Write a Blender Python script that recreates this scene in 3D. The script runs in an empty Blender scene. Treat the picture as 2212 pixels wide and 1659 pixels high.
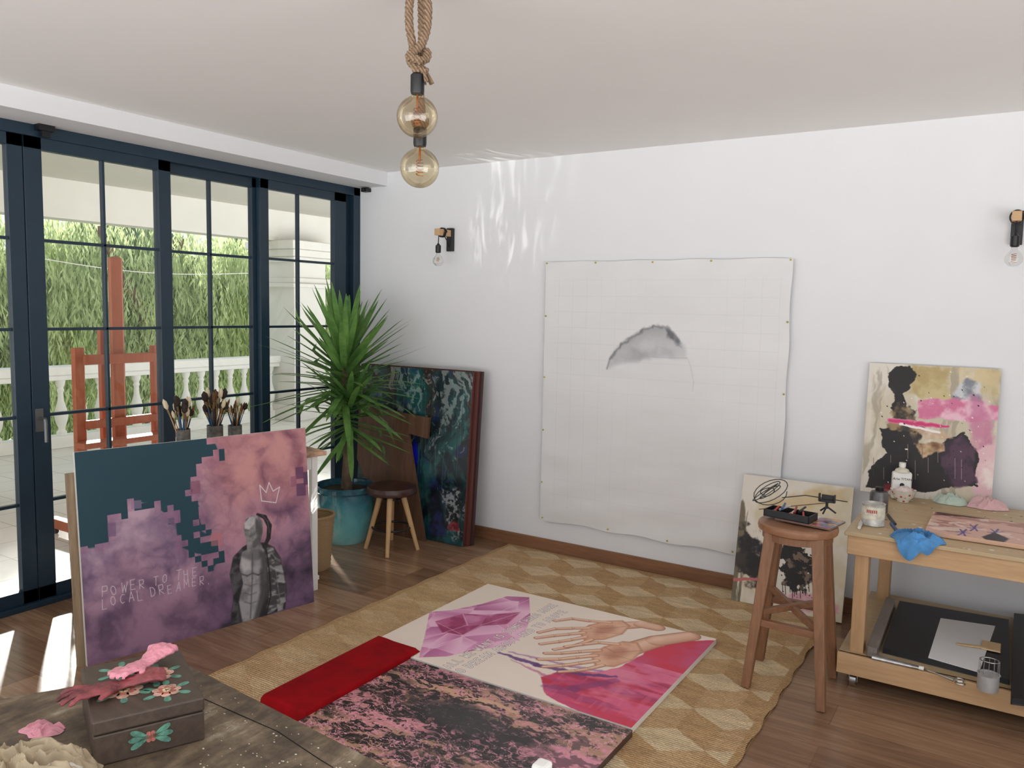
import bpy, math, random, numpy as np
from mathutils import Vector, Matrix, noise as mn
random.seed(7); RS=np.random.RandomState(5)
# ------------------------------------------------------------------ camera calibration
FPX,YAW,PIT,ROL=1729.86,0.5635,0.094,0.0199
CAM=np.array([4.287,-4.5847,1.6193])
_fw=np.array([-math.sin(YAW)*math.cos(PIT),math.cos(YAW)*math.cos(PIT),-math.sin(PIT)])
_r=np.array([math.cos(YAW),math.sin(YAW),0.]); _u=np.cross(_r,_fw)
CR=math.cos(ROL)*_r+math.sin(ROL)*_u; CU=-math.sin(ROL)*_r+math.cos(ROL)*_u
def ray(x,y): return (x-1106)/FPX*CR-(y-829.5)/FPX*CU+_fw
def at(x,y,ax,v):
    """measured photo point -> world point on the real plane axis=v"""
    d=ray(x,y); return CAM+(v-CAM[ax])/d[ax]*d
def atz(x,y,z): return at(x,y,2,z)
# ------------------------------------------------------------------ materials
def lin(c):
    c=np.array(c,float)/255.; return np.where(c<=.04045,c/12.92,((c+.055)/1.055)**2.4)
def L4(c): return tuple(float(v) for v in lin(c))+(1,)
def newmat(name):
    m=bpy.data.materials.new(name); m.use_nodes=True; nt=m.node_tree; b=nt.nodes["Principled BSDF"]; return m,nt,b
def tex(nt,scale=(1,1,1),src="Object"):
    tc=nt.nodes.new("ShaderNodeTexCoord"); mp=nt.nodes.new("ShaderNodeMapping"); mp.inputs["Scale"].default_value=scale
    nt.links.new(tc.outputs[src],mp.inputs["Vector"]); return mp.outputs["Vector"]
def nz(nt,vec,scale,detail=4,rough=.6,dist=0):
    n=nt.nodes.new("ShaderNodeTexNoise"); n.inputs["Scale"].default_value=scale; n.inputs["Detail"].default_value=detail
    n.inputs["Roughness"].default_value=rough; n.inputs["Distortion"].default_value=dist; nt.links.new(vec,n.inputs["Vector"]); return n.outputs["Fac"]
def ramp(nt,fac,stops):
    r=nt.nodes.new("ShaderNodeValToRGB"); e=r.color_ramp.elements
    while len(e)<len(stops): e.new(.5)
    for i,(p,c) in enumerate(stops): e[i].position=p; e[i].color=L4(c)
    nt.links.new(fac,r.inputs["Fac"]); return r.outputs["Color"]
def bump(nt,b,h,s=.2,d=.01):
    bp=nt.nodes.new("ShaderNodeBump"); bp.inputs["Strength"].default_value=s; bp.inputs["Distance"].default_value=d
    nt.links.new(h,bp.inputs["Height"]); nt.links.new(bp.outputs["Normal"],b.inputs["Normal"])
def plain(name,c,rough=.5,metal=0,var=.06,scale=8,bs=0,sheen=0,coat=0):
    m,nt,b=newmat(name); c=np.array(c,float); v=tex(nt); f=nz(nt,v,scale)
    nt.links.new(ramp(nt,f,[(.3,np.clip(c*(1-var),0,255)),(.7,np.clip(c*(1+var),0,255))]),b.inputs["Base Color"])
    b.inputs["Roughness"].default_value=rough; b.inputs["Metallic"].default_value=metal
    if sheen: b.inputs["Sheen Weight"].default_value=sheen
    if coat: b.inputs["Coat Weight"].default_value=coat
    if bs: bump(nt,b,nz(nt,v,scale*6),bs,.004)
    return m
def wood(name,c1,c2,axis=0,scale=1,rough=.5,bs=.15):
    m,nt,b=newmat(name); s=[14*scale]*3; s[axis]=1.2*scale
    v=tex(nt,tuple(s)); f=nz(nt,v,1.6,6,.65,.6); f2=nz(nt,v,7,3)
    mx=nt.nodes.new("ShaderNodeMix"); mx.inputs[0].default_value=.35; nt.links.new(f,mx.inputs[2]); nt.links.new(f2,mx.inputs[3])
    nt.links.new(ramp(nt,mx.outputs[0],[(.3,c1),(.5,(np.array(c1)+np.array(c2))/2),(.7,c2)]),b.inputs["Base Color"])
    b.inputs["Roughness"].default_value=rough; bump(nt,b,mx.outputs[0],bs,.004); return m
def glassy(name,tint,gloss=.08,rough=.02):
    m,nt,b=newmat(name); nt.nodes.remove(b); out=nt.nodes["Material Output"]
    t=nt.nodes.new("ShaderNodeBsdfTransparent"); t.inputs[0].default_value=tint
    g=nt.nodes.new("ShaderNodeBsdfGlossy"); g.inputs["Roughness"].default_value=rough
    lw=nt.nodes.new("ShaderNodeLayerWeight"); lw.inputs["Blend"].default_value=.25
    mt=nt.nodes.new("ShaderNodeMath"); mt.operation='MULTIPLY_ADD'; mt.inputs[1].default_value=.5; mt.inputs[2].default_value=gloss
    nt.links.new(lw.outputs["Fresnel"],mt.inputs[0])
    mx=nt.nodes.new("ShaderNodeMixShader"); nt.links.new(mt.outputs[0],mx.inputs[0]); nt.links.new(t.outputs[0],mx.inputs[1]); nt.links.new(g.outputs[0],mx.inputs[2])
    nt.links.new(mx.outputs[0],out.inputs[0]); return m
def artmat(name,rough=.55):
    m,nt,b=newmat(name); a=nt.nodes.new("ShaderNodeAttribute"); a.attribute_name="paint"
    nt.links.new(a.outputs["Color"],b.inputs["Base Color"]); b.inputs["Roughness"].default_value=rough
    bump(nt,b,nz(nt,tex(nt),400,2),.08,.001); return m
# ------------------------------------------------------------------ mesh data helpers
def J(*ds):
    V=[];F=[]
    for v,f in ds:
        o=len(V); V+=[tuple(p) for p in v]; F+=[tuple(i+o for i in q) for q in f]
    return V,F
def cube(c,s,R=None):
    c=Vector(c); V=[]
    for x in (-.5,.5):
        for y in (-.5,.5):
            for z in (-.5,.5):
                p=Vector((x*s[0],y*s[1],z*s[2]))
                if R is not None: p=R@p
                V.append(tuple(c+p))
    return V,[(0,1,3,2),(4,6,7,5),(0,4,5,1),(2,3,7,6),(0,2,6,4),(1,5,7,3)]
def mm(x0,x1,y0,y1,z0,z1): return cube(((x0+x1)/2,(y0+y1)/2,(z0+z1)/2),(abs(x1-x0),abs(y1-y0),abs(z1-z0)))
def tube(pts,r,n=10,flat=1.0):
    pts=[Vector(p) for p in pts]; k=len(pts); rs=r if hasattr(r,'__len__') else [r]*k
    V=[];F=[]; up=None
    for i,p in enumerate(pts):
        t=(pts[min(i+1,k-1)]-pts[max(i-1,0)]).normalized()
        if up is None: up=Vector((0,0,1)) if abs(t.z)<.9 else Vector((1,0,0))
        s=t.cross(up).normalized(); up=s.cross(t).normalized()
        for j in range(n):
            a=2*math.pi*j/n; V.append(tuple(p+s*math.cos(a)*rs[i]+up*math.sin(a)*rs[i]*flat))
    for i in range(k-1):
        for j in range(n):
            a=i*n+j;b=i*n+(j+1)%n; F.append((a,b,b+n,a+n))
    F.append(tuple(range(n-1,-1,-1))); F.append(tuple((k-1)*n+j for j in range(n)))
    return V,F
def cyl(p0,p1,r0,r1=None,n=16): return tube([p0,p1],[r0,r0 if r1 is None else r1],n)
def lathe(prof,c=(0,0,0),n=32,sx=1,sy=1):
    V=[];F=[]
    for r,z in prof:
        for j in range(n):
            a=2*math.pi*j/n; V.append((c[0]+r*math.cos(a)*sx,c[1]+r*math.sin(a)*sy,c[2]+z))
    for i in range(len(prof)-1):
        for j in range(n):
            a=i*n+j;b=i*n+(j+1)%n; F.append((a,b,b+n,a+n))
    if prof[0][0]>1e-5: F.append(tuple(range(n-1,-1,-1)))
    if prof[-1][0]>1e-5: F.append(tuple((len(prof)-1)*n+j for j in range(n)))
    return V,F
def ball(c,r,n=20,s=(1,1,1)):
    m=n//2; return lathe([(max(1e-6,r*math.sin(math.pi*i/m)),-r*math.cos(math.pi*i/m)*s[2]) for i in range(m+1)],c,n,s[0],s[1])
def prism(poly,O,eu,ev,th):
    """poly in (u,v); extruded along -normal"""
    O=Vector(O);eu=Vector(eu);ev=Vector(ev);N=eu.cross(ev).normalized()
    n=len(poly); V=[tuple(O+eu*a+ev*b) for a,b in poly]+[tuple(O+eu*a+ev*b-N*th) for a,b in poly]
    return V,[tuple(range(n)),tuple(range(2*n-1,n-1,-1))]+[(i,i+n,(i+1)%n+n,(i+1)%n) for i in range(n)]
COL=bpy.context.scene.collection
def ob(name,data,mat,base=(0,0,0),parent=None,smooth=True,bevel=0,label=None,cat=None,kind=None,group=None,ang=35,sub=0):
    if parent is not None and base==(0,0,0): base=tuple(parent["_b"]) if "_b" in parent else (0,0,0)
    V,F=data; me=bpy.data.meshes.new(name)
    b=Vector(base); me.from_pydata([tuple(Vector(v)-b) for v in V],[],[tuple(f) for f in F]); me.update()
    if smooth: me.shade_smooth(); me.set_sharp_from_angle(angle=math.radians(ang))
    me.materials.append(mat); o=bpy.data.objects.new(name,me); COL.objects.link(o)
    if parent is None: o.location=b
    else: o.parent=parent
    o["_b"]=tuple(b)
    if bevel:
        m=o.modifiers.new("bevel",'BEVEL'); m.width=bevel; m.segments=2; m.limit_method='ANGLE'
    if sub:
        m=o.modifiers.new("sub",'SUBSURF'); m.levels=m.render_levels=sub
    if label: o["label"]=label
    if cat: o["category"]=cat
    if kind: o["kind"]=kind
    if group: o["group"]=group
    return o
def emp(name,base,label,cat,group=None):
    o=bpy.data.objects.new(name,None); o.empty_display_size=.05; COL.objects.link(o); o.location=base; o["_b"]=tuple(float(x) for x in base)
    o["label"]=label; o["category"]=cat
    if group: o["group"]=group
    return o
# ------------------------------------------------------------------ numpy noise + painter
TB=[RS.rand(256,256) for _ in range(6)]
def vn(x,y,seed=0):
    T=TB[seed%6]; x=x+seed*17.3; y=y+seed*9.1
    xi=np.floor(x).astype(int); yi=np.floor(y).astype(int); fx=x-xi; fy=y-yi
    fx=fx*fx*(3-2*fx); fy=fy*fy*(3-2*fy); a=xi&255;b=yi&255;a1=(a+1)&255;b1=(b+1)&255
    return (T[a,b]*(1-fx)+T[a1,b]*fx)*(1-fy)+(T[a,b1]*(1-fx)+T[a1,b1]*fx)*fy
def fbm(x,y,o=4,seed=0):
    s=0;a=1;t=0
    for i in range(o):
        c_,s_=math.cos(.6*i),math.sin(.6*i)
        s=s+a*vn((x*c_-y*s_)*2**i,(x*s_+y*c_)*2**i,seed+i); t+=a; a*=.55
    return s/t
def billow(x,y,o=5,seed=0):
    s=0;a=1;t=0
    for i in range(o):
        c_,s_=math.cos(.7*i),math.sin(.7*i)
        s=s+a*np.abs(2*vn((x*c_-y*s_)*2**i,(x*s_+y*c_)*2**i,seed+i)-1); t+=a; a*=.5
    return s/t
def sst(a,b,x): t=np.clip((x-a)/(b-a+1e-9),0,1); return t*t*(3-2*t)
GL={'P':[[(0,1),(0,0),(.7,0),(.8,.25),(.7,.5),(0,.5)]],'O':[[(.4,0),(.1,.15),(0,.5),(.1,.85),(.4,1),(.7,.85),(.8,.5),(.7,.15),(.4,0)]],
'W':[[(0,0),(.22,1),(.45,.3),(.68,1),(.9,0)]],'E':[[(.75,0),(0,0),(0,1),(.75,1)],[(0,.5),(.6,.5)]],'R':[[(0,1),(0,0),(.7,0),(.75,.25),(.65,.5),(0,.5),(.75,1)]],
'T':[[(0,0),(.8,0)],[(.4,0),(.4,1)]],'H':[[(0,0),(0,1)],[(.7,0),(.7,1)],[(0,.5),(.7,.5)]],'L':[[(0,0),(0,1),(.7,1)]],'C':[[(.75,.1),(.4,0),(.1,.2),(0,.5),(.1,.8),(.4,1),(.75,.9)]],
'A':[[(0,1),(.4,0),(.8,1)],[(.15,.65),(.65,.65)]],'D':[[(0,0),(0,1),(.45,.95),(.75,.7),(.75,.3),(.45,.05),(0,0)]],'M':[[(0,1),(.08,0),(.45,.7),(.82,0),(.9,1)]],
'.':[[(.1,.93),(.15,1)]],'N':[[(0,1),(0,0),(.7,1),(.7,0)]],'S':[[(.7,.1),(.35,0),(.05,.2),(.3,.45),(.65,.65),(.65,.9),(.3,1),(0,.9)]],'I':[[(.1,0),(.1,1)]],
'G':[[(.75,.15),(.4,0),(.1,.2),(0,.5),(.1,.85),(.4,1),(.75,.85),(.75,.55),(.45,.55)]],'B':[[(0,0),(0,1),(.6,.95),(.75,.75),(.55,.5),(0,.48)],[(0,0),(.55,.05),(.65,.25),(.5,.48)]],
'U':[[(0,0),(0,.75),(.35,1),(.7,.75),(.7,0)]],'V':[[(0,0),(.35,1),(.7,0)]],' ':[]}
class Art:
    def __init__(s,O,eu,ev,w,h,n,base):
        s.O=np.array(O,float); s.eu=np.array(eu,float)/np.linalg.norm(eu); s.ev=np.array(ev,float)/np.linalg.norm(ev); s.w=w;s.h=h
        s.nx=n; s.ny=max(2,int(n*h/w)); s.u=np.linspace(0,w,s.nx); s.v=np.linspace(0,h,s.ny); s.U,s.V=np.meshgrid(s.u,s.v)
        s.C=np.zeros((s.ny,s.nx,3))+np.array(base,float); s.N=np.cross(s.eu,-s.ev); s.du=0*s.U; s.dv=0*s.U
    def q(s,x,y):
        d=ray(x,y); t=((s.O-CAM)@s.N)/(d@s.N); P=CAM+t*d-s.O; return (P@s.eu,P@s.ev)
    def sl(s,P,pad):
        P=np.array(P); i0=np.searchsorted(s.v,P[:,1].min()-pad);i1=np.searchsorted(s.v,P[:,1].max()+pad);j0=np.searchsorted(s.u,P[:,0].min()-pad);j1=np.searchsorted(s.u,P[:,0].max()+pad)
        return (slice(i0,i1),slice(j0,j1))
    def mix(s,sl,m,c): 
        c=np.array(c,float); s.C[sl]=s.C[sl]*(1-m[...,None])+c*m[...,None]
    def sd(s,U,V,P):
        d=np.full(U.shape,1e9); ins=np.zeros(U.shape,bool); n=len(P)
        for i in range(n):
            ax,ay=P[i];bx,by=P[(i+1)%n]; ex,ey=bx-ax,by-ay; l=ex*ex+ey*ey+1e-12
            t=np.clip(((U-ax)*ex+(V-ay)*ey)/l,0,1); d=np.minimum(d,(U-ax-t*ex)**2+(V-ay-t*ey)**2)
            if abs(ey)>1e-12:
                c=((ay>V)!=(by>V))&(U<ex*(V-ay)/ey+ax); ins^=c
        return np.sqrt(d)*np.where(ins,1,-1)
    def poly(s,pts,c1,c2=None,soft=.004,warp=0,ws=15,ns=12,seed=0,alpha=1,px=True,grad=None,lo=.35,hi=.65,stretch=(1,1)):
        P=[s.q(*p) for p in pts] if px else pts
        sl=s.sl(P,soft+warp*1.5); U=s.U[sl];V=s.V[sl]
        if U.size==0: return
        Uq,Vq=U,V
        if warp: Uq=U+warp*2*(fbm(U*ws,V*ws,4,seed+1)-.5); Vq=V+warp*2*(fbm(U*ws,V*ws,4,seed+3)-.5)
        m=sst(-soft,soft,s.sd(Uq,Vq,P))*alpha
        c=np.array(c1,float)
        if c2 is not None:
            if grad is not None:
                a=np.array(s.q(*grad[0]));b=np.array(s.q(*grad[1])); e=b-a; t=np.clip(((U-a[0])*e[0]+(V-a[1])*e[1])/(e@e),0,1)
                t=np.clip(t+.25*(fbm(U*ns,V*ns,4,seed)-.5),0,1)
            else: t=sst(lo,hi,fbm(U*ns*stretch[0],V*ns*stretch[1],5,seed+2))
            c=c*(1-t[...,None])+np.array(c2,float)*t[...,None]
        s.mix(sl,m,c)
    def stroke(s,pts,r,c,soft=.0012,px=True,warp=0,alpha=1,seed=0,c2=None,off=(0,0)):
        P=[s.q(*p) for p in pts] if px else pts
        P=[(a+off[0],b+off[1]) for a,b in P]
        rs=r if hasattr(r,'__len__') else [r]*len(P); R=max(rs)+soft+warp*1.5
        for i in range(len(P)-1):
            sl=s.sl([P[i],P[i+1]],R); U=s.U[sl];V=s.V[sl]
            if U.size==0: continue
            if warp: U2=U+warp*2*(fbm(U*40,V*40,3,seed)-.5);V2=V+warp*2*(fbm(U*40,V*40,3,seed+2)-.5)
            else: U2,V2=U,V
            ax,ay=P[i];ex,ey=P[i+1][0]-ax,P[i+1][1]-ay; t=np.clip(((U2-ax)*ex+(V2-ay)*ey)/(ex*ex+ey*ey+1e-12),0,1)
            d=np.sqrt((U2-ax-t*ex)**2+(V2-ay-t*ey)**2); rr=rs[i]*(1-t)+rs[i+1]*t
            m=sst(-soft,soft,rr-d)*alpha
            cc=np.array(c,float)
            if c2 is not None: k=np.clip(d/(rr+1e-6),0,1)[...,None]**2; cc=cc*(1-k)+np.array(c2,float)*k
            s.mix(sl,m,cc)
    def text(s,t,p0,p1,hgt,r,c,outline=None,jit=.0,fw=.70):
        a=np.array(s.q(*p0));b=np.array(s.q(*p1)); e=(b-a); Lg=np.linalg.norm(e); e=e/Lg; up=np.array([e[1],-e[0]]); RT=random.Random(len(t))
        adv=[(.55 if ch in ' ' else .55 if ch in 'I.' else 1.0) for ch in t]; tot=sum(adv); w=Lg/tot
        J_=[((RT.random()-.5)*jit,(RT.random()-.5)*jit*1.2,1+(RT.random()-.5)*jit) for _ in t]
        for ps in (0,1):
            x=0
            if ps==0 and outline is None: continue
            for (ch,ad),(j,tl,sc_) in zip(zip(t,adv),J_):
                for st in GL[ch]:
                    P=[tuple(a+e*(x+(gx*fw*sc_+tl*(1-gy))*w)+up*((1-gy)*sc_+j)*hgt) for gx,gy in st]
                    s.stroke(P,r*(1.9 if ps==0 else 1),outline if ps==0 else c,px=False,soft=r*.5)
                x+=ad*w
    def build(s,name,th,mat,edge=(225,220,210),disp=None,parent=None,**kw):
        D=disp if disp is not None else np.zeros_like(s.U)
        P=s.O+(s.U+s.du)[...,None]*s.eu+(s.V+s.dv)[...,None]*s.ev+D[...,None]*s.N
        V=P.reshape(-1,3); idx=np.arange(s.nx*s.ny).reshape(s.ny,s.nx)
        F=np.stack([idx[:-1,:-1],idx[1:,:-1],idx[1:,1:],idx[:-1,1:]],-1).reshape(-1,4).tolist(); V=V.tolist(); C=lin(np.clip(s.C.reshape(-1,3),0,255)); n=len(V)
        if th>0:
            cs=[s.O,s.O+s.h*s.ev,s.O+s.h*s.ev+s.w*s.eu,s.O+s.w*s.eu]
            V+=[c.tolist() for c in cs]+[(c-th*s.N).tolist() for c in cs]
            F+=[(n+i,n+i+4,n+(i+1)%4+4,n+(i+1)%4) for i in range(4)]+[(n+7,n+6,n+5,n+4)]
            C=np.vstack([C,np.tile(lin(edge),(8,1))])
        base=s.O+s.h*s.ev+s.w/2*s.eu
        me=bpy.data.meshes.new(name); V=(np.array(V)-base).tolist(); me.from_pydata(V,[],F); me.update()
        a=me.color_attributes.new("paint",'FLOAT_COLOR','POINT'); a.data.foreach_set("color",np.hstack([C,np.ones((len(C),1))]).astype(np.float32).ravel())
        if disp is not None: me.shade_smooth()
        me.materials.append(mat); o=bpy.data.objects.new(name,me); COL.objects.link(o); o.location=base; o["_b"]=tuple(float(x) for x in base)
        for k,v in kw.items(): o[k]=v
        return o
def lay(a,f,lo,hi,c,al=1): m=sst(lo,hi,f)*al; a.C=a.C*(1-m[...,None])+np.array(c,float)*m[...,None]
def mixc(c1,c2,t): return np.array(c1,float)*(1-t[...,None])+np.array(c2,float)*t[...,None]
# ------------------------------------------------------------------ common materials
M_wall=plain("wall_paint",(229,230,232),.75,var=.006,scale=2)
M_ceil=plain("ceiling_paint",(245,244,242),.8,var=.005,scale=2)
M_frame=plain("dark_blue_metal",(28,50,66),.35,var=.05)
M_white=plain("white_paint",(235,234,230),.5,var=.02)
M_black=plain("black_metal",(20,20,22),.4,var=.1)
M_blackp=plain("black_plastic",(28,29,32),.45,var=.1)
M_pine=wood("pine",(180,140,100),(206,172,130),0)
M_pinez=wood("pine_upright",(176,136,96),(202,166,124),2)
M_stool=wood("warm_brown_wood",(112,76,52),(156,112,80),2,rough=.45)
M_stoolx=wood("warm_brown_rung_wood",(112,76,52),(156,112,80),0,rough=.45)
M_base=wood("baseboard_wood",(116,78,54),(152,108,76),0)
M_easel=wood("orange_easel_wood",(168,86,54),(196,110,74),2)
M_steel=plain("steel",(190,190,188),.25,1,.05)
M_glass=glassy("window_glass",(.97,.985,.98,1),.02)
M_clear=glassy("clear_bulb_glass",(.97,.97,.96,1),.06)
M_amber=glassy("amber_bulb_glass",(.90,.83,.68,1),.09)
M_art=artmat("painted_canvas"); M_artg=artmat("glossy_painted_canvas",.28)
M_ply=wood("plywood",(172,148,112),(198,176,140),0)
def floor_mat():
    m,nt,b=newmat("laminate_floor"); v=tex(nt)
    br=nt.nodes.new("ShaderNodeTexBrick"); br.offset=.37; br.inputs["Scale"].default_value=1; br.inputs["Brick Width"].default_value=1.25; br.inputs["Row Height"].default_value=.19
    br.inputs["Mortar Size"].default_value=.002; br.inputs["Color1"].default_value=(.1,.1,.1,1); br.inputs["Color2"].default_value=(.9,.9,.9,1); br.inputs["Mortar"].default_value=(0,0,0,1); br.inputs["Bias"].default_value=0
    nt.links.new(v,br.inputs["Vector"])
    vs=tex(nt,(1.3,16,1)); f=nz(nt,vs,1.5,7,.65,1.2)
    mx=nt.nodes.new("ShaderNodeMix"); mx.inputs[0].default_value=.30; nt.links.new(f,mx.inputs[2]); nt.links.new(br.outputs["Color"],mx.inputs[3])
    nt.links.new(ramp(nt,mx.outputs[0],[(.12,(70,51,39)),(.36,(118,89,68)),(.55,(148,115,90)),(.75,(174,142,114))]),b.inputs["Base Color"])
    b.inputs["Roughness"].default_value=.26; bump(nt,b,mx.outputs[0],.05,.002); return m
def rug_mat():
    m,nt,b=newmat("jute_weave"); v=tex(nt)
    a=nt.nodes.new("ShaderNodeAttribute"); a.attribute_name="paint"
    wv=nt.nodes.new("ShaderNodeTexWave"); wv.inputs["Scale"].default_value=24; wv.inputs["Distortion"].default_value=5; wv.inputs["Detail"].default_value=3; wv.inputs["Detail Scale"].default_value=4; wv.bands_direction='Y'
    nt.links.new(v,wv.inputs["Vector"])
    mx=nt.nodes.new("ShaderNodeMix"); mx.data_type='RGBA'; mx.blend_type='MULTIPLY'; mx.inputs[0].default_value=.5
    nt.links.new(a.outputs["Color"],mx.inputs[6]); nt.links.new(ramp(nt,wv.outputs["Fac"],[(.0,(172,160,142)),(.5,(255,255,255))]),mx.inputs[7])
    nt.links.new(mx.outputs[2],b.inputs["Base Color"]); b.inputs["Roughness"].default_value=.95; b.inputs["Specular IOR Level"].default_value=.1; bump(nt,b,wv.outputs["Fac"],.8,.007); return m
# ------------------------------------------------------------------ room shell
ob("floor",mm(0,6.6,-6.6,0.1,-.1,0),floor_mat(),smooth=False,kind="structure")
ob("ceiling",mm(-.2,6.7,-6.6,.15,2.6,2.75),M_ceil,smooth=False,kind="structure")
ob("wall_back",mm(-.2,6.7,0,.15,-.1,2.6),M_wall,smooth=False,kind="structure")
ob("wall_right_light_block",mm(6.6,6.7,-2.6,0,-.1,2.6),M_wall,smooth=False,kind="structure")  # partial wall out of view, added to cut light on the back wall's right end
ob("trim_1",mm(-.2,.27,-6.6,0,2.5,2.6),M_wall,smooth=False,kind="structure")
ob("baseboard_back",mm(.02,6.6,-.014,0,0,.085),M_base,smooth=False,kind="structure",bevel=.003)
ob("wall_left",mm(-.2,0,-6.6,-4.3,-.1,2.5),M_wall,smooth=False,kind="structure")
ob("trim_2",J(mm(-.1,.0,-4.3,-.0,2.44,2.5),mm(-.1,.015,-4.3,0,-.0,.03),mm(-.1,.0,-.07,0,0,2.5),mm(-.1,-.05,-.14,-.07,.03,2.44)),M_frame,smooth=False,kind="structure",bevel=.003)
def leaf(n,y0,y1,sl,sr,xo,mid):
    z0,z1=.03,2.45; g0,g1=.10,2.38; x0,x1=-.055+xo,-.012+xo
    d=[mm(x0,x1,y0,y0+sl,z0,z1),mm(x0,x1,y1-sr,y1,z0,z1),mm(x0,x1,y0,y1,z0,g0),mm(x0,x1,y0,y1,g1,z1)]
    for z in (.555,1.012,1.463,1.922): d.append(mm(x0+.008,x1-.006,y0+sl,y1-sr,z-.008,z+.008))
    for y in mid: d.append(mm(x0+.008,x1-.006,y-.008,y+.008,g0,g1))
    o=ob("window_%d"%n,J(*d),M_frame,base=(0,(y0+y1)/2,0),smooth=False,kind="structure",bevel=.002)
    ob("glass_pane",mm(x0+.018,x0+.022,y0+sl,y1-sr,g0,g1),M_glass,parent=o,smooth=False)
    return o
leaf(1,-3.32,-2.435,.08,.075,.0,[-2.88])
w2=leaf(2,-2.43,-1.60,.09,.08,.0,[-2.01])
leaf(3,-1.66,-.92,.07,.05,-.045,[-1.29])
leaf(4,-.94,-.14,.07,.12,.0,[-.60])
leaf(5,-4.22,-3.33,.08,.08,.0,[-3.78])
ob("window_handle",J(cyl((-.012,-2.40,1.0),(.05,-2.40,1.0),.009),tube([(.05,-2.40,1.0),(.055,-2.40,.98),(.055,-2.40,.88)],.009),mm(-.012,-.004,-2.42,-2.38,.93,1.05)),plain("grey_handle_metal",(110,112,114),.35,.6),parent=w2)
ob("trim_3",J(mm(.0,.05,-2.38,-2.30,2.47,2.5),mm(.02,.04,-2.36,-2.32,2.44,2.48)),M_black,smooth=False,kind="structure")
s=ob("motion_sensor",J(mm(.05,.11,-.05,-.0,2.465,2.495),cyl((.08,-.05,2.48),(.08,-.062,2.48),.012)),M_black,base=(.08,0,2.48),label="small black motion sensor fixed high on the white wall",cat="sensor",bevel=.004)
ob("blanking_plate",mm(.14,.22,-.004,0,2.27,2.41),M_wall,base=(.18,0,2.34),smooth=False,bevel=.002,label="flat white electrical cover plate on the white wall",cat="cover plate")
# ------------------------------------------------------------------ outside
def tiles():
    m,nt,b=newmat("terrace_tiles"); v=tex(nt); br=nt.nodes.new("ShaderNodeTexBrick"); br.offset=0; br.inputs["Scale"].default_value=1; br.inputs["Brick Width"].default_value=.4; br.inputs["Row Height"].default_value=.4; br.inputs["Mortar Size"].default_value=.006
    br.inputs["Color1"].default_value=L4((226,222,216)); br.inputs["Color2"].default_value=L4((232,228,222)); br.inputs["Mortar"].default_value=L4((196,190,182)); nt.links.new(v,br.inputs["Vector"])
    nt.links.new(br.outputs["Color"],b.inputs["Base Color"]); b.inputs["Roughness"].default_value=.6; return m
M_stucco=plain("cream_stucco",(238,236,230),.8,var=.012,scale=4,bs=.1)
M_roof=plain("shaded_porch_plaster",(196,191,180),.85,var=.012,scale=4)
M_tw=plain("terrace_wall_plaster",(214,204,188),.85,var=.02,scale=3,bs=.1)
ob("trim_4",mm(-5.3,-.1,-6.6,9,-.25,-.08),tiles(),smooth=False,kind="structure")
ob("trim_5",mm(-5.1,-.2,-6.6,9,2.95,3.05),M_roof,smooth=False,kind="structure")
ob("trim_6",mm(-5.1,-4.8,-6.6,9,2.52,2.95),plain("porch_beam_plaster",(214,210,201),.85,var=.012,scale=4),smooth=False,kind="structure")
def pillar(yc,w,name,lab):
    d=[mm(-4.9-w/2,-4.9+w/2,yc-w/2,yc+w/2,-.08,2.52)]
    for z0,z1,e in ((2.40,2.52,.2),(2.30,2.40,.13),(2.22,2.30,.06),(1.86,1.92,.12),(1.92,2.0,.05),(-.08,.15,.1)): d.append(mm(-4.9-w/2-e,-4.9+w/2+e,yc-w/2-e,yc+w/2+e,z0,z1))
    return ob(name,J(*d),plain("pillar_plaster",(216,213,206),.8,var=.012,scale=4,bs=.1),base=(-4.9,yc,-.08),smooth=False,bevel=.012,label=lab,cat="pillar")
pillar(3.85,.62,"pillar","square white stucco pillar with stepped capital on the terrace")
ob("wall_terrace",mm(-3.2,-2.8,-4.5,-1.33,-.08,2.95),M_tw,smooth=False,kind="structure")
bal=emp("balustrade",(-5,2,-.08),"white stone balustrade with turned balusters along the terrace","balustrade")
ob("rail",J(mm(-5.12,-4.88,-3,8,.76,.86),mm(-5.09,-4.91,-3,8,.70,.76)),M_stucco,parent=bal,smooth=False,bevel=.012)
ob("plinth",mm(-5.1,-4.9,-3,8,-.08,.06),M_stucco,parent=bal,smooth=False,bevel=.01)
prof=[(.055,.06),(.055,.10),(.035,.12),(.035,.15),(.062,.22),(.072,.28),(.06,.36),(.032,.46),(.028,.55),(.04,.58),(.03,.61),(.05,.65),(.055,.70)]
b0=None
for i in range(40):
    y=-2.2+i*.235
    if abs(y-3.85)<.4: continue
    if b0 is None: b0=ob("baluster",lathe(prof,(-5,y,0),16),M_stucco,parent=bal); b0y=y
    else:
        c=b0.copy(); c.parent=bal; c.location=(0,y-b0y,0); COL.objects.link(c)
ob("ground_outside",mm(-30,-5.3,-15,25,-1.6,-1.5),plain("garden_ground",(120,132,90),.9,var=.3,scale=1),smooth=False,kind="structure")
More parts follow.
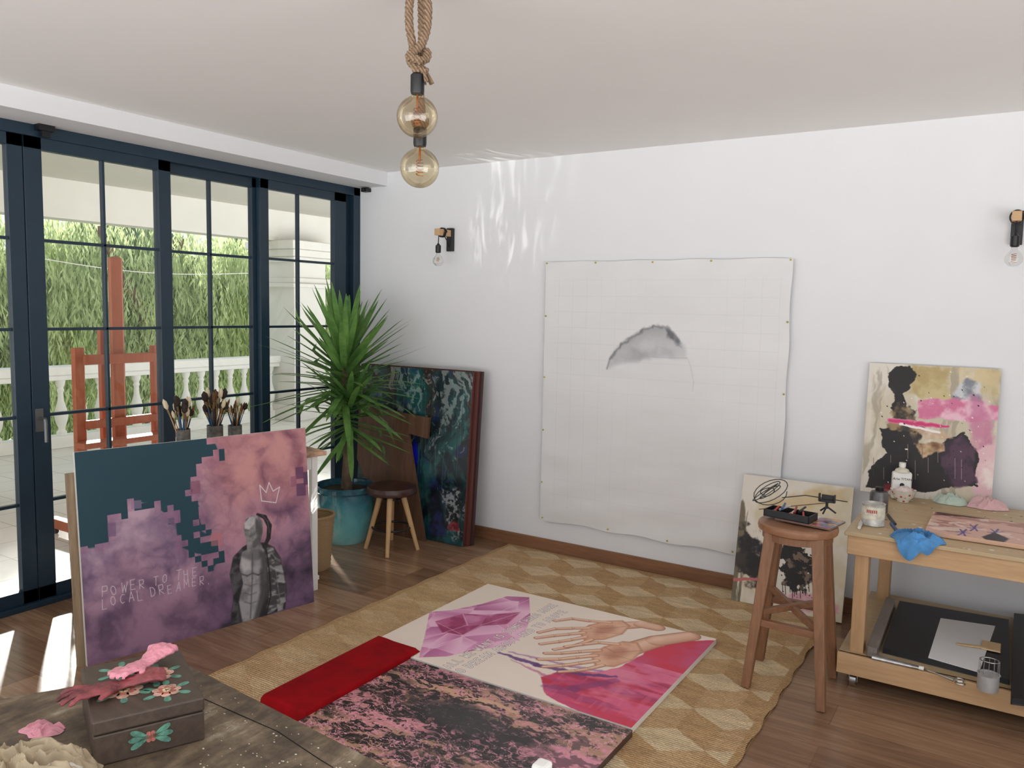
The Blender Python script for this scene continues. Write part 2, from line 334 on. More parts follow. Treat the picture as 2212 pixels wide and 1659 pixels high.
def leafmat(name,c1,c2,tr=.5,sc=2.2):
    m,nt,b=newmat(name); out=nt.nodes["Material Output"]; v=tex(nt); f=nz(nt,v,sc,6,.7); col=ramp(nt,f,[(.3,c1),(.68,c2)])
    nt.links.new(col,b.inputs["Base Color"]); b.inputs["Roughness"].default_value=.5
    t=nt.nodes.new("ShaderNodeBsdfTranslucent"); nt.links.new(col,t.inputs[0]); mx=nt.nodes.new("ShaderNodeMixShader"); mx.inputs[0].default_value=tr
    nt.links.new(b.outputs[0],mx.inputs[1]); nt.links.new(t.outputs[0],mx.inputs[2]); nt.links.new(mx.outputs[0],out.inputs[0]); return m
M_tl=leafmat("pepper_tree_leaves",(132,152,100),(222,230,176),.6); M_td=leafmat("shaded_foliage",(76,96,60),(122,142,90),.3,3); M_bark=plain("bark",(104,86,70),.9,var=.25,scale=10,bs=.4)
def tree(cy,cx,wy,top,seed,lab):
    R=np.random.RandomState(seed); t=emp("pepper_tree",(cx,cy,-1.5),lab,"tree")
    ob("trunk",J(tube([(cx-.3,cy,-1.5),(cx-.2,cy+.2,.2),(cx+.1,cy-.1,1.6),(cx,cy+.5,top-.5)],[.25,.2,.15,.08],10),tube([(cx-.1,cy+.1,.9),(cx+.4,cy-.8,2.0),(cx+.6,cy-1.3,top-.5)],[.12,.08,.04],8)),M_bark,parent=t)
    V=[];F=[];n=30;mth=16
    for i in range(mth+1):
        for j in range(n):
            a=2*math.pi*j/n;p=math.pi*i/mth; d=Vector((math.sin(p)*math.cos(a),math.sin(p)*math.sin(a),-math.cos(p)))
            k=1+.25*mn.fractal(d*2.5+Vector((seed,0,0)),1,2,4); V.append((cx-1.0+d.x*.7*k,cy+d.y*wy*.5*k,min(top,top*.30+d.z*(top*.62)*k-.1)))
    for i in range(mth):
        for j in range(n): F.append((i*n+j,i*n+(j+1)%n,(i+1)*n+(j+1)%n,(i+1)*n+j))
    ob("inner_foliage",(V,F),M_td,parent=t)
    K=1700; S=18; sx=cx+R.uniform(-.9,.9,K); sy=cy+R.uniform(-wy/2,wy/2,K)*1.05; e=np.sqrt(np.clip(1-((sy-cy)/(wy*.66))**2,0,1)); st=-.6+(top+.6)*(.25+.75*R.rand(K)**.7)*(.72+.28*e)
    ln=R.uniform(.6,1.5,K)
    k=np.repeat(np.arange(K),S); f=np.tile(np.arange(S)/S,K); n=len(k)
    P=np.stack([sx[k]+.15*np.sin(f*3+k)+.1*f,sy[k]+.14*np.sin(f*2.5+k*1.7),st[k]-ln[k]*f],-1)
    D=np.stack([R.uniform(-.5,.5,n),R.uniform(-.5,.5,n),R.uniform(-1.6,-.6,n)],-1); D/=np.linalg.norm(D,axis=1)[:,None]
    T=np.cross(D,R.normal(size=(n,3))); T/=np.linalg.norm(T,axis=1)[:,None]
    l=R.uniform(.08,.16,n)[:,None]; w=l*.10
    Q=np.stack([P,P+D*l*.5+T*w,P+D*l,P+D*l*.5-T*w],1).reshape(-1,3)
    FF=np.arange(4*n).reshape(-1,4)
    o=ob("leaves",(Q.tolist(),FF.tolist()),M_tl,parent=t,smooth=False); o["kind"]="stuff"
tree(.2,-8.2,4.2,3.25,1,"drooping green pepper tree beyond the balustrade")
tree(3.6,-8.0,4.4,3.2,2,"leafy green pepper tree in full sun beyond the balustrade")
tree(7.2,-8.4,4.6,3.25,3,"green pepper tree behind the white pillar")
tree(11.2,-8.8,4.6,3.2,4,"green pepper tree at the far end of the garden")
tree(-3.4,-8.6,4.2,3.1,5,"green pepper tree near the side wall of the terrace")
cw=tube([at(100+440*t,560+30*t+28*math.sin(math.pi*t)*.5,0,-4.6) for t in np.linspace(-.1,1.05,16)],.005,6)
ob("clothes_line",cw,M_white,base=(-4.6,1,1.9),label="thin white washing line strung across the terrace",cat="washing line")
ez=emp("easel",(-1.2,-1.22,-.08),"tall orange-brown wooden studio easel on the terrace","easel")
ob("mast",mm(-1.24,-1.19,-1.275,-1.175,.1,1.93),M_easel,parent=ez,bevel=.02,smooth=False)
ob("mast",mm(-1.29,-1.25,-1.33,-1.29,.1,1.42),M_easel,parent=ez,bevel=.006,smooth=False)
for y in (-1.52,-.93): ob("side_post",mm(-1.23,-1.18,y-.035,y+.035,-.02,1.29),M_easel,parent=ez,bevel=.006,smooth=False)
ob("crossbar",mm(-1.2,-1.16,-1.5,-.95,1.17,1.24),M_easel,parent=ez,bevel=.006,smooth=False)
ob("crossbar",mm(-1.2,-1.16,-1.5,-.95,.72,.78),M_easel,parent=ez,bevel=.006,smooth=False)
ob("canvas_tray",mm(-1.18,-1.05,-1.58,-.84,.60,.64),M_easel,parent=ez,bevel=.006,smooth=False)
ob("base",J(mm(-1.6,-.8,-1.56,-1.49,-.03,.04),mm(-1.6,-.8,-.96,-.89,-.03,.04),mm(-1.24,-1.16,-1.5,-.92,-.03,.04)),M_easel,parent=ez,bevel=.006,smooth=False)
for x in (-1.56,-.84):
    for y in (-1.525,-.925): ob("caster",cyl((x,y-.012,-.055),(x,y+.012,-.055),.025),M_black,parent=ez)
# ------------------------------------------------------------------ rug (woven cube pattern)
a=Art((1.41,-.03,.008),(1,0,0),(0,-1,0),2.12,2.92,470,(200,160,112))
U,V=a.U,a.V; X=U+.024*(fbm(U*14,V*14,2,1)-.5); Y=V*.95+.024*(fbm(U*14,V*14,2,3)-.5); sz=.178
qf=(math.sqrt(3)/3*X-Y/3)/sz; rf=(2/3*Y)/sz; sf=-qf-rf; qi,ri,si=np.round(qf),np.round(rf),np.round(sf); dq,dr,ds_=abs(qi-qf),abs(ri-rf),abs(si-sf)
c1=(dq>dr)&(dq>ds_); c2=(~c1)&(dr>ds_); qi=np.where(c1,-ri-si,qi); ri=np.where(c2,-qi-si,ri)
dx=X-sz*math.sqrt(3)*(qi+ri/2); dy=Y-sz*1.5*ri; an=np.degrees(np.arctan2(dy,dx))%360
lt=(an>30)&(an<150); lf=(an>=150)&(an<270)
colr=np.where(lt[...,None],np.array((234,211,174.)),np.where(lf[...,None],np.array((213,178,136.)),np.array((203,166,123.))))
fade=(.30+.62*sst(.1,.8,U-.25*(V-1)))[...,None]; mean=np.array((215,181,139.)); a.C=mean+(colr-mean)*fade
a.C*=(.90+.20*fbm(U*9,V*40,5,2))[...,None]
edge_=np.minimum(np.minimum(U,a.w-U),np.minimum(V,a.h-V)); a.C=np.where((edge_<.03)[...,None],np.array((202,166,122.)),a.C)
a.du=.006*np.sin(V*26)*((U<.02)|(U>2.10)); a.build("rug",.0079,rug_mat(),edge=(190,152,108),label="tan woven jute rug with pale cube pattern on the floor",category="rug")
# ------------------------------------------------------------------ wall canvas
a=Art((1.655,-.012,1.925),(1,0,0),(0,0,-1),1.555,1.705,420,(226,226,226))
n=fbm(a.U*3,a.V*6,4,1)[...,None]; a.C+= (n-.5)*8
for k in range(1,16): 
    x=k*.1; a.stroke([(x,.1),(x,1.6)],.0011,(196,196,196),px=False,alpha=.26)
    a.stroke([(.06,k*.1+.02),(1.5,k*.1+.02)],.0011,(196,196,196),px=False,alpha=.26)
DM=[(1315,797),(1320,775),(1340,748),(1385,713),(1410,704),(1440,707),(1462,728),(1478,748),(1486,773),(1450,774),(1410,772),(1370,778),(1340,788)]
a.poly(DM,(158,159,163),(214,214,215),soft=.016,warp=.018,ws=9,grad=((1390,700),(1405,792)),seed=2,alpha=.95)
a.poly([(1345,770),(1365,745),(1395,730),(1430,733),(1452,750),(1468,769),(1410,769)],(204,204,206),(178,179,183),soft=.035,warp=.03,seed=3,ns=8,alpha=.75)
a.poly([(1322,788),(1342,762),(1380,752),(1400,772),(1350,783)],(150,151,155),(188,189,192),soft=.028,warp=.02,seed=4,ns=9,alpha=.55)
a.stroke([(1322,772),(1345,745),(1388,714),(1412,705),(1432,708)],.007,(92,93,97),warp=.012,alpha=.65,soft=.012)
a.poly([(1432,706),(1444,704),(1462,726),(1476,748),(1464,748),(1447,728)],(84,85,90),(150,151,156),soft=.012,warp=.02,ws=20,seed=4,alpha=.8)
a.stroke([(1314,796),(1320,775),(1330,760)],.004,(112,112,116),soft=.006,alpha=.7); a.stroke([(1410,771),(1450,773),(1486,773)],.002,(170,170,172),soft=.003,alpha=.6)
a.stroke([(1488,775),(1496,800),(1500,825),(1498,845)],.0022,(202,202,202),alpha=.8,soft=.003)
U,V=a.U,a.V
D=.008+.018*fbm(U*1.6,V*5,3,2)
D+=.014*np.exp(-((U-1.48)/.15)**2)*(.5+.5*np.sin(V*15+U*8))*sst(.6,1.4,V)+.005*(.5+.5*np.sin((V+U*.22+.06*fbm(U*3,V*3,2,1))*30))*sst(.7,1.6,V)
D+=.009*np.exp(-(U/.10)**2)*(.5+.5*np.sin(V*18))+.008*np.exp(-(V/.07)**2)*(.5+.5*np.sin(U*17))
eL=np.exp(-(U/.12)**2); eR=np.exp(-((1.555-U)/.12)**2); eB=np.exp(-((1.705-V)/.15)**2); eT=np.exp(-(V/.1)**2)
a.du=.003*np.sin(V*18)*eL+.004*np.sin(V*14+1)*eR-.012*eR*sst(1.,1.7,V); a.dv=.006*np.sin(U*15.5)*eB+.003*np.sin(U*17)*eT
wc=a.build("hanging_canvas",0,M_art,disp=D,label="large unstretched white canvas pinned to the wall with grey sketch",category="canvas")
M_pin=plain("brass_pin",(176,170,70),.4)
pins=[(0.01,.01),(.36,.01),(.74,.012),(1.1,.01),(1.545,.01),(.01,.35),(.01,.75),(.01,1.1),(.01,1.45),(.02,1.69),(.5,1.69),(.9,1.695),(1.3,1.69),(1.545,.35),(1.545,.75),(1.54,1.25)]
for u,v in pins: ob("pin",ball((1.655+u,-.040,1.925-v),.006,10),M_pin,parent=wc)
# ------------------------------------------------------------------ sconces
def filament(c,r,h,n=5):
    return tube([(c[0]+r*math.cos(t*2*math.pi*n),c[1]+r*math.sin(t*2*math.pi*n),c[2]-h/2+h*t) for t in np.linspace(0,1,60)],.0012,5)
M_fil=plain("filament",(190,120,60),.4,1)
def sconce(x,z,lab):
    e=emp("wall_sconce",(x,0,z),lab,"wall lamp",group="matching wall sconces")
    ob("wall_plate",mm(x-.02,x+.03,-.03,0,z-.08,z+.08),M_black,parent=e,smooth=False,bevel=.003)
    ob("wooden_arm",mm(x-.018,x+.022,-.17,-.03,z+.02,z+.065),M_pine,parent=e,smooth=False,bevel=.003)
    pts=[]
    for t in np.linspace(0,3,60): a_=t*2*math.pi; pts.append((x+.002+.028*math.cos(a_),-.09-.01*t,z+.043+.031*math.sin(a_)))
    ob("cord",J(tube(pts,.0035,6),tube([(x+.002,-.145,z+.02),(x+.002,-.15,z-.04)],.0035,6),tube([(x+.002,-.03,z-.05),(x+.002,-.05,z-.01),(x+.002,-.08,z+.02)],.0035,6)),M_black,parent=e)
    ob("bulb_socket",lathe([(.006,-.035),(.012,-.045),(.019,-.05),(.019,-.095),(.014,-.10)],(x+.002,-.15,z),20),M_black,parent=e)
    ob("bulb",lathe([(.012,-.10),(.014,-.112),(.03,-.13),(.038,-.15),(.036,-.17),(.02,-.187),(.0005,-.19)],(x+.002,-.15,z),24),M_clear,parent=e)
    ob("filament",filament((x+.002,-.15,z-.15),.010,.04,4),M_fil,parent=e)
sconce(.86,2.09,"black metal and wood wall sconce with bare bulb above the plant")
sconce(4.235,2.05,"black metal and wood wall sconce with bare bulb above the workbench")
# ------------------------------------------------------------------ pendants
def rope_mat(name,c1,c2,sc=40,dr='DIAGONAL'):
    m,nt,b=newmat(name); v=tex(nt); wv=nt.nodes.new("ShaderNodeTexWave"); wv.inputs["Scale"].default_value=sc; wv.inputs["Distortion"].default_value=2; wv.bands_direction=dr; nt.links.new(v,wv.inputs["Vector"])
    nt.links.new(ramp(nt,wv.outputs["Fac"],[(0,c1),(1,c2)]),b.inputs["Base Color"]); b.inputs["Roughness"].default_value=.9; bump(nt,b,wv.outputs["Fac"],.6,.004); return m
M_rope=rope_mat("jute_rope",(112,90,70),(156,130,106))
def twisted(pts,R,n=3,turn=9):
    pts=[Vector(p) for p in pts]; ds=[]
    for k in range(n):
        q=[]
        for i,p in enumerate(pts):
            t=(pts[min(i+1,len(pts)-1)]-pts[max(0,i-1)]).normalized(); s=t.cross(Vector((.3,.9,.1))).normalized(); u=s.cross(t); a_=2*math.pi*(k/n+i/len(pts)*turn)
            q.append(p+(s*math.cos(a_)+u*math.sin(a_))*R*.55)
        ds.append(tube(q,R*.6,7))
    return J(*ds)
def smoothpath(P,n=60):
    P=[Vector(p) for p in P]; out=[]
    m=len(P)-1
    for i in range(n+1):
        t=i/n*m; k=min(int(t),m-1); f=t-k; p0=P[max(k-1,0)];p1=P[k];p2=P[k+1];p3=P[min(k+2,m)]
        out.append(.5*((2*p1)+(-p0+p2)*f+(2*p0-5*p1+4*p2-p3)*f*f+(-p0+3*p1-3*p2+p3)*f**3))
    return out
def pendant(c,lab,top=2.6,first=True):
    x,y,z=c; r=.062; rt=Vector((.845,.534,0)); e=emp("pendant_lamp",(x,y,top),lab,"pendant lamp",group="rope pendant lamps")
    def o(a_,zz,b_=0): v=Vector((x,y,zz))+rt*a_+Vector((-.53,.84,0))*b_; return tuple(v)
    ob("bulb",lathe([(.0005,-r)]+[(r*math.sin(math.pi*i/14),-r*math.cos(math.pi*i/14)) for i in range(1,12)]+[(.018,r*.98),(.016,r+.012)],(x,y,z),32),M_amber,parent=e)
    ob("filament",J(filament((x,y,z+.0),.011,.05,5),cyl((x,y,z+.02),(x,y,z+.065),.003)),M_fil,parent=e)
    ob("bulb_socket",lathe([(.019,r+.005),(.021,r+.012),(.021,r+.06),(.015,r+.066)],(x,y,z),24),M_black,parent=e)
    k=z+r+.115
    if first:
        loop=smoothpath([o(0,z+r+.066),o(-.010,k-.02),o(-.016,k+.03,.01),o(-.026,k+.09),o(-.026,k+.15),o(-.018,top-.04),o(0,top-.012),o(.018,top-.04),o(.030,k+.14),o(.024,k+.07),o(.006,k+.03),o(-.022,k-.005,-.02),o(.022,k-.018,-.024),o(.024,k+.02,.02),o(-.020,k+.012,.02),o(-.018,k-.02,.0),o(.026,k-.045)],130)
        ob("rope",J(twisted(loop,.0125,3,26),*[tube([o(.022,k-.03),o(.020+.012*math.cos(i),k-.05,.012*math.sin(i)),o(.026+.022*math.cos(i),k-.078,.018*math.sin(i))],.0032,5) for i in range(12)]),M_rope,parent=e)
    else:
        loop=smoothpath([o(0,z+r+.066),o(.004,k),o(-.004,k+.1),o(.003,k+.2),o(0,top-.002)],90)
        ob("rope",J(twisted(loop,.012,3,14),ball(o(0,z+r+.085),.03,14)),M_rope,parent=e)
pendant((2.696,-2.636,2.193),"large amber globe bulb hanging from a looped, knotted jute rope")
pendant((2.638,-2.550,2.058),"lower amber globe bulb with spiral filament on jute rope",first=False)
# ------------------------------------------------------------------ stacked dark paintings at back wall
lean=math.radians(4.5); ev6=np.array([0,-math.sin(lean),-math.cos(lean)])
O6=np.array([.20,-.175,1.185]); 
a=Art(O6,(1,0,0),ev6,.99,1.185,380,(20,48,54))
U,V=a.U,a.V; wx=U+.22*fbm(U*5,V*5,6,1); wy=V+.22*fbm(U*5,V*5,6,3)
lay(a,fbm(wx*4,wy*2.4,6,2),.42,.66,(30,86,86)); lay(a,fbm(wx*5,wy*2.2,6,4),.46,.62,(52,38,36)); lay(a,fbm(wx*9,wy*4,6,5),.44,.66,(16,28,34)); lay(a,fbm(wx*24,wy*9,6,1),.58,.72,(78,128,122),.45)
lay(a,fbm(wx*34,wy*18,6,3)-.40*V,.45,.56,(186,194,188),.6); lay(a,fbm(wx*14,wy*9,6,0),.62,.70,(34,50,110),.5)
a.poly([(880,960),(905,950),(900,1010),(885,1010)],(30,30,190),(20,24,120),soft=.02,warp=.05,seed=3); a.poly([(930,1040),(950,1035),(955,1160),(925,1160)],(36,46,96),(12,18,30),soft=.03,warp=.06,seed=4)
a.poly([(955,1050),(1000,1070),(1000,1160),(970,1150)],(180,182,182),(24,28,34),soft=.02,warp=.08,ns=60,seed=5,alpha=.75,lo=.40,hi=.58)
a.poly([(962,1130),(985,1128),(990,1150),(968,1152)],(150,34,44),soft=.01,warp=.04,seed=1,alpha=.7)
for k in range(40):
    x0_=RS.uniform(.3,.97); y0_=RS.uniform(.02,.6); a.stroke([(x0_,y0_),(x0_+.004,y0_+RS.uniform(.1,.4))],.0018,[(80,136,128),(18,26,30),(130,156,150)][k%3],px=False,alpha=.5,warp=.003)
a.build("leaning_painting",.030,M_artg,edge=(96,48,42),label="large dark teal and black abstract painting leaning on the wall",category="painting")
a2=Art(O6+np.array([.018,.034,.006]),(1,0,0),ev6,.99,1.19,6,(90,50,44)); a2.build("leaning_painting",.026,M_art,edge=(104,54,46),label="stretched canvas with reddish-brown edge stacked behind the teal painting",category="painting")
a2=Art(O6+np.array([.030,.064,.003]),(1,0,0),ev6,.99,1.19,6,(60,40,40)); a2.build("leaning_painting",.024,M_art,edge=(66,42,40),label="dark edged canvas at the back of the stack against the wall",category="painting")
poly=[(.24,.90),(.895,.86),(.885,.715),(.715,.735),(.80,.40),(.90,.0),(.42,.0),(.38,.30),(.24,.50)]
le=math.radians(3)
ob("cutout_panel",prism(poly,(0,-.315,.0),(1,0,0),(0,math.sin(le),math.cos(le)),.02),wood("dark_brown_board",(74,50,38),(122,88,66),2,.6,rough=.4),base=(.6,-.3,0),smooth=False,label="angular dark brown wooden cut-out panel leaning before the teal painting",cat="wood panel")
# ------------------------------------------------------------------ plant
M_yl=leafmat("yucca_leaf",(58,106,50),(138,182,98),.25,4); M_soil=plain("soil",(52,38,28),.95,var=.3,scale=30,bs=.6)
def potmat():
    m,nt,b=newmat("turquoise_glazed_ceramic"); v=tex(nt); sp=nt.nodes.new("ShaderNodeSeparateXYZ"); nt.links.new(v,sp.inputs[0]); f=nz(nt,v,7,5,.6,1)
    q=nt.nodes.new("ShaderNodeMath"); q.operation='MULTIPLY_ADD'; q.inputs[1].default_value=1.9; nt.links.new(sp.outputs[2],q.inputs[0]); q2=nt.nodes.new("ShaderNodeMath"); q2.operation='MULTIPLY_ADD'; q2.inputs[1].default_value=.5; q2.inputs[2].default_value=-.15; nt.links.new(f,q2.inputs[0]); nt.links.new(q2.outputs[0],q.inputs[2])
    nt.links.new(ramp(nt,q.outputs[0],[(.05,(150,204,204)),(.35,(104,180,186)),(.62,(70,142,158)),(.85,(40,88,110))]),b.inputs["Base Color"]); b.inputs["Roughness"].default_value=.12; b.inputs["Coat Weight"].default_value=.6; return m
px_,py_=.43,-.60
pl=emp("potted_yucca",(px_,py_,0),"tall green yucca in a glazed turquoise ceramic pot","potted plant")
ob("pot",lathe([(.001,.0),(.135,.0),(.145,.015),(.185,.16),(.198,.30),(.196,.345),(.212,.36),(.214,.385),(.205,.395),(.188,.39),(.182,.35),(.001,.345)],(px_,py_,0),48),potmat(),parent=pl)
ob("soil",lathe([(.001,.365),(.10,.362),(.183,.352)],(px_,py_,0),32),M_soil,parent=pl)
ob("trunk",J(tube([(px_,py_,.34),(px_+.01,py_+.02,.7),(px_-.01,py_,1.02),(px_-.03,py_+.02,1.22)],[.035,.032,.028,.02],12),tube([(px_+.05,py_-.03,.34),(px_+.07,py_-.05,.6),(px_+.08,py_-.05,.82)],[.03,.026,.02],12)),M_bark,parent=pl)
def yleaves(c,n,lmin,lmax,seed,el0,el1,drp,wd):
    R=random.Random(seed); ds=[]
    for i in range(n):
        az=i*2.39996+R.uniform(-.2,.2); f=(i+.5)/n; el=el0+(el1-el0)*f+R.uniform(-.15,.15); L=R.uniform(lmin,lmax)*(1-.15*f); K=8
        d=Vector((math.cos(az)*math.cos(el),math.sin(az)*math.cos(el),math.sin(el))); p=Vector(c)+Vector((0,0,(f-.5)*.26)); V=[];F=[]; side=Vector((-math.sin(az),math.cos(az),0))
        dr=drp*R.uniform(.1,1.5)*(1-.6*f)
        for k in range(K+1):
            t=k/K; w=wd*(max(0.,math.sin(math.pi*min(1,.16+t*.84)))**.6)+.001 if k<K else .001; nrm=side.cross(d).normalized(); q=Vector(p)
            V+=[tuple(q-side*w),tuple(q-nrm*.008*(1-t)),tuple(q+side*w)]
            p=p+d*(L/K); d=(d+Vector((0,0,-dr*(.03+.13*t)))).normalized()
        V=[(max(v[0],.012),min(v[1],-.012 if v[2]>1.22 else -.345),v[2]) for v in V]
        for k in range(K): b=3*k; F+=[(b,b+1,b+4,b+3),(b+1,b+2,b+5,b+4)]
        ds.append((V,F))
    return J(*ds)
ob("foliage",J(yleaves((px_-.03,py_+.02,1.13),118,.50,.70,1,-.45,1.3,.38,.022),yleaves((px_+.08,py_-.05,.88),58,.36,.52,2,-.65,.9,.6,.020)),M_yl,parent=pl,ang=80)
# ------------------------------------------------------------------ basket
M_wick=rope_mat("wicker",(140,112,78),(196,166,124),60,'Z')
bx,by=.69,-1.155; bk=emp("woven_basket",(bx,by,0),"round woven natural fibre basket on the floor beside the pot","basket")
pr=[(.001,.0),(.10,.0)]+[(.105+.025*t+.003*(i%2),.01+.32*t) for i,t in enumerate(np.linspace(0,1,26))]+[(.125,.332)]+[(.115,.30),(.09,.02),(.001,.015)]
ob("basket_body",lathe(pr,(bx,by,0),40),M_wick,parent=bk)
ob("rim",tube([(bx+.130*math.cos(t),by+.130*math.sin(t),.333) for t in np.linspace(0,2*math.pi,33)],.010,8),M_wick,parent=bk)
# ------------------------------------------------------------------ small leather stool
sx,sy=.82,-.57; ss=emp("low_stool",(sx,sy,0),"low round stool with dark leather seat and splayed wooden legs","stool")
ob("seat",lathe([(.001,.375),(.15,.375),(.165,.385),(.168,.405),(.16,.428),(.12,.440),(.001,.444)],(sx,sy,0),40),plain("dark_leather",(62,38,32),.3,var=.15,bs=.2),parent=ss)
ob("seat_swivel",J(lathe([(.05,.335),(.05,.375)],(sx,sy,0),20),mm(sx-.07,sx+.07,sy-.012,sy+.012,.33,.345),mm(sx-.012,sx+.012,sy-.07,sy+.07,.33,.345)),M_black,parent=ss)
M_lleg=wood("light_wood_leg",(186,146,100),(210,174,128),2)
for dx,dy in ((-.14,-.10),(.11,-.17),(.16,.08),(-.13,.15)): ob("leg",cyl((sx+dx,sy+dy,0),(sx+dx*.42,sy+dy*.42,.375),.013,.02,12),M_lleg,parent=ss)
ob("foot_ring",tube([(sx+.128*math.cos(t),sy+.128*math.sin(t),.15) for t in np.linspace(0,2*math.pi,41)],.007,8),M_black,parent=ss)
# ------------------------------------------------------------------ painting 1
e1=np.array([.199,.980,0]);e1/=np.linalg.norm(e1); n1=np.array([-e1[1],e1[0],0]); th1=math.radians(5); up1=np.array([0,0,1])*math.cos(th1)+n1*math.sin(th1)
A1=np.array([.893,-2.69,.0]); W1,H1=1.155,.955
a=Art(A1+up1*H1,e1,-up1,W1,H1,660,(24,66,80))
U,V=a.U,a.V; a.C+=((fbm(U*3,V*3,3,1)-.5)*8)[...,None]
w1=U+.14*(fbm(U*4,V*4,6,1)-.5); w2_=V+.14*(fbm(U*4,V*4,6,4)-.5)
bl=billow(w1*5.5,w2_*5.5,6,2); bl2=billow(w1*12,w2_*12,5,4); f=sst(.10,.68,.62*bl+.22*bl2+.45*fbm(w1*6,w2_*6,5,3)-.05); f2=fbm(w1*3,w2_*3,4,5); g=np.clip(V/H1,0,1)
top=mixc((126,76,96),(208,150,150),f); mid=mixc((92,66,96),(182,136,156),f); bot=mixc((34,28,44),(116,88,118),f)
t1=sst(.10,.62,g+.6*(f2-.5)); t2=sst(.50,1.0,g+.5*(f2-.5))
cr=top*(1-t1[...,None])+mid*t1[...,None]; cr=cr*(1-t2[...,None])+bot*t2[...,None]
lt=mixc((102,78,112),(192,162,178),f); cl=lt*(1-t2[...,None])+bot*t2[...,None]; t3=sst(.45,.7,g+.4*(f2-.5)); cl=cl*(1-.5*t3[...,None])+mid*.5*t3[...,None]
kx=sst(.36*W1,.60*W1,U+.1*(f2-.5))[...,None]; cloud=cl*(1-kx)+cr*kx
PX=[(455,935),(700,900),(700,1320),(150,1470),(150,1185),(232,1180),(235,1130),(285,1085),(335,1082),(345,1098),(383,1120),(385,1150),(395,1180),(440,1200),(462,1225),(480,1205),(462,1165),(435,1150),(432,1100),(412,1070),(430,1010),(478,985)]
P=[a.q(*p) for p in PX]; q_=.030; Uk=(np.floor(U/q_)+.5)*q_; Vk=(np.floor(V/q_)+.5)*q_; jr=vn(Uk*51.7,Vk*47.3,3); dk_=a.sd(Uk,Vk,P)
Uw=U+.03*(fbm(U*12,V*12,5,2)-.5); Vw=V+.03*(fbm(U*12,V*12,5,4)-.5); soft_=sst(-.004,.006,a.sd(Uw,Vw,P))
blk=(np.abs(dk_)<.030); soft_=np.where(blk&(jr>.50),1.,np.where(blk&(jr<.36),0.,soft_))
a.C=a.C*(1-soft_[...,None])+cloud*soft_[...,None]
mk=blk&(jr>.50); a.C=np.where(mk[...,None],a.C*.72+np.array((160,104,136))*.28,a.C)
for (x0,y0,x1,y1,c) in ((638,1010,655,1035,(96,56,92)),(655,1020,668,1048,(70,44,84)),(640,1045,660,1072,(84,50,90)),(628,1030,640,1052,(150,90,116)),(455,1152,480,1180,(190,116,124)),(410,1040,432,1068,(140,84,108)),(362,1115,384,1132,(150,106,140)),(283,1082,305,1100,(150,120,150)),(232,1130,250,1160,(120,92,126))): a.poly([(x0,y0),(x1,y0-2),(x1+1,y1-2),(x0+1,y1)],c,soft=.002,alpha=.7)
# grey figure with open jacket, head thrown back
a.poly([(524,1182),(540,1172),(572,1172),(592,1182),(606,1205),(614,1240),(620,1275),(616,1315),(500,1352),(498,1330),(505,1290),(496,1240),(503,1205)],(34,33,36),(60,58,62),soft=.004,seed=1)
a.poly([(534,1192),(532,1165),(526,1143),(531,1122),(545,1113),(560,1116),(568,1130),(567,1152),(563,1172),(572,1192)],(150,148,148),(92,90,92),soft=.004,ns=20,seed=2)
a.poly([(528,1130),(540,1116),(554,1117),(549,1132),(538,1144),(529,1142)],(196,194,194),(160,158,158),soft=.006,seed=4,ns=25)
a.poly([(552,1120),(566,1126),(567,1150),(560,1168),(552,1150)],(66,64,66),(100,98,100),soft=.007,seed=3,alpha=.85)
a.stroke([(556,1111),(572,1117),(582,1136),(580,1162),(572,1180)],[.006,.011,.013,.012,.010],(32,31,34),soft=.003); a.stroke([(566,1113),(578,1126),(582,1150)],.003,(96,94,98),soft=.004,alpha=.7)
a.poly([(522,1192),(536,1186),(570,1186),(576,1220),(572,1290),(558,1334),(524,1345),(516,1300),(525,1260),(517,1225)],(160,158,158),(112,110,111),soft=.005,ns=12,seed=2)
a.poly([(560,1190),(576,1192),(577,1290),(560,1334),(548,1338),(562,1280)],(62,60,62),(94,92,94),soft=.012,alpha=.8)
a.poly([(521,1203),(543,1212),(542,1230),(526,1236),(519,1220)],(204,202,202),soft=.012,alpha=.75); a.poly([(549,1212),(564,1207),(565,1227),(550,1233)],(166,164,164),soft=.012,alpha=.7)
a.stroke([(519,1239),(534,1244),(545,1238),(558,1242),(570,1236)],.0025,(66,64,66),soft=.006); a.stroke([(545,1196),(545,1250),(541,1335)],.002,(78,76,78),soft=.006)
for yy in (1262,1281,1300): a.stroke([(528,yy),(541,yy+4),(554,yy-1)],.0018,(86,84,86),soft=.006,alpha=.7)
a.poly([(572,1180),(590,1183),(606,1207),(613,1240),(619,1275),(617,1300),(600,1312),(590,1322),(574,1329),(582,1280),(578,1230)],(150,148,150),(66,64,68),soft=.004,ns=22,seed=5,stretch=(.6,1.4),lo=.38,hi=.60)
for (p0,p1) in (((586,1200),(604,1216)),((584,1228),(612,1240)),((588,1255),(616,1262)),((586,1290),(614,1286)),((596,1238),(604,1300))): a.stroke([p0,((p0[0]+p1[0])/2,(p0[1]+p1[1])/2+4),p1],.0028,(44,42,46),soft=.007,alpha=.7); a.stroke([(p0[0],p0[1]-6),((p0[0]+p1[0])/2,(p0[1]+p1[1])/2-3),(p1[0],p1[1]-6)],.0018,(186,184,186),soft=.006,alpha=.55)
a.stroke([(574,1182),(582,1235),(585,1285),(575,1329)],.0035,(24,23,26),soft=.004)
a.poly([(506,1200),(524,1185),(516,1225),(524,1260),(514,1300),(517,1347),(499,1351),(504,1290),(497,1240)],(34,33,37),(84,82,86),soft=.004,seed=2,ns=26)
a.poly([(598,1306),(613,1302),(611,1317),(600,1321)],(160,158,158),(110,108,108),soft=.004)
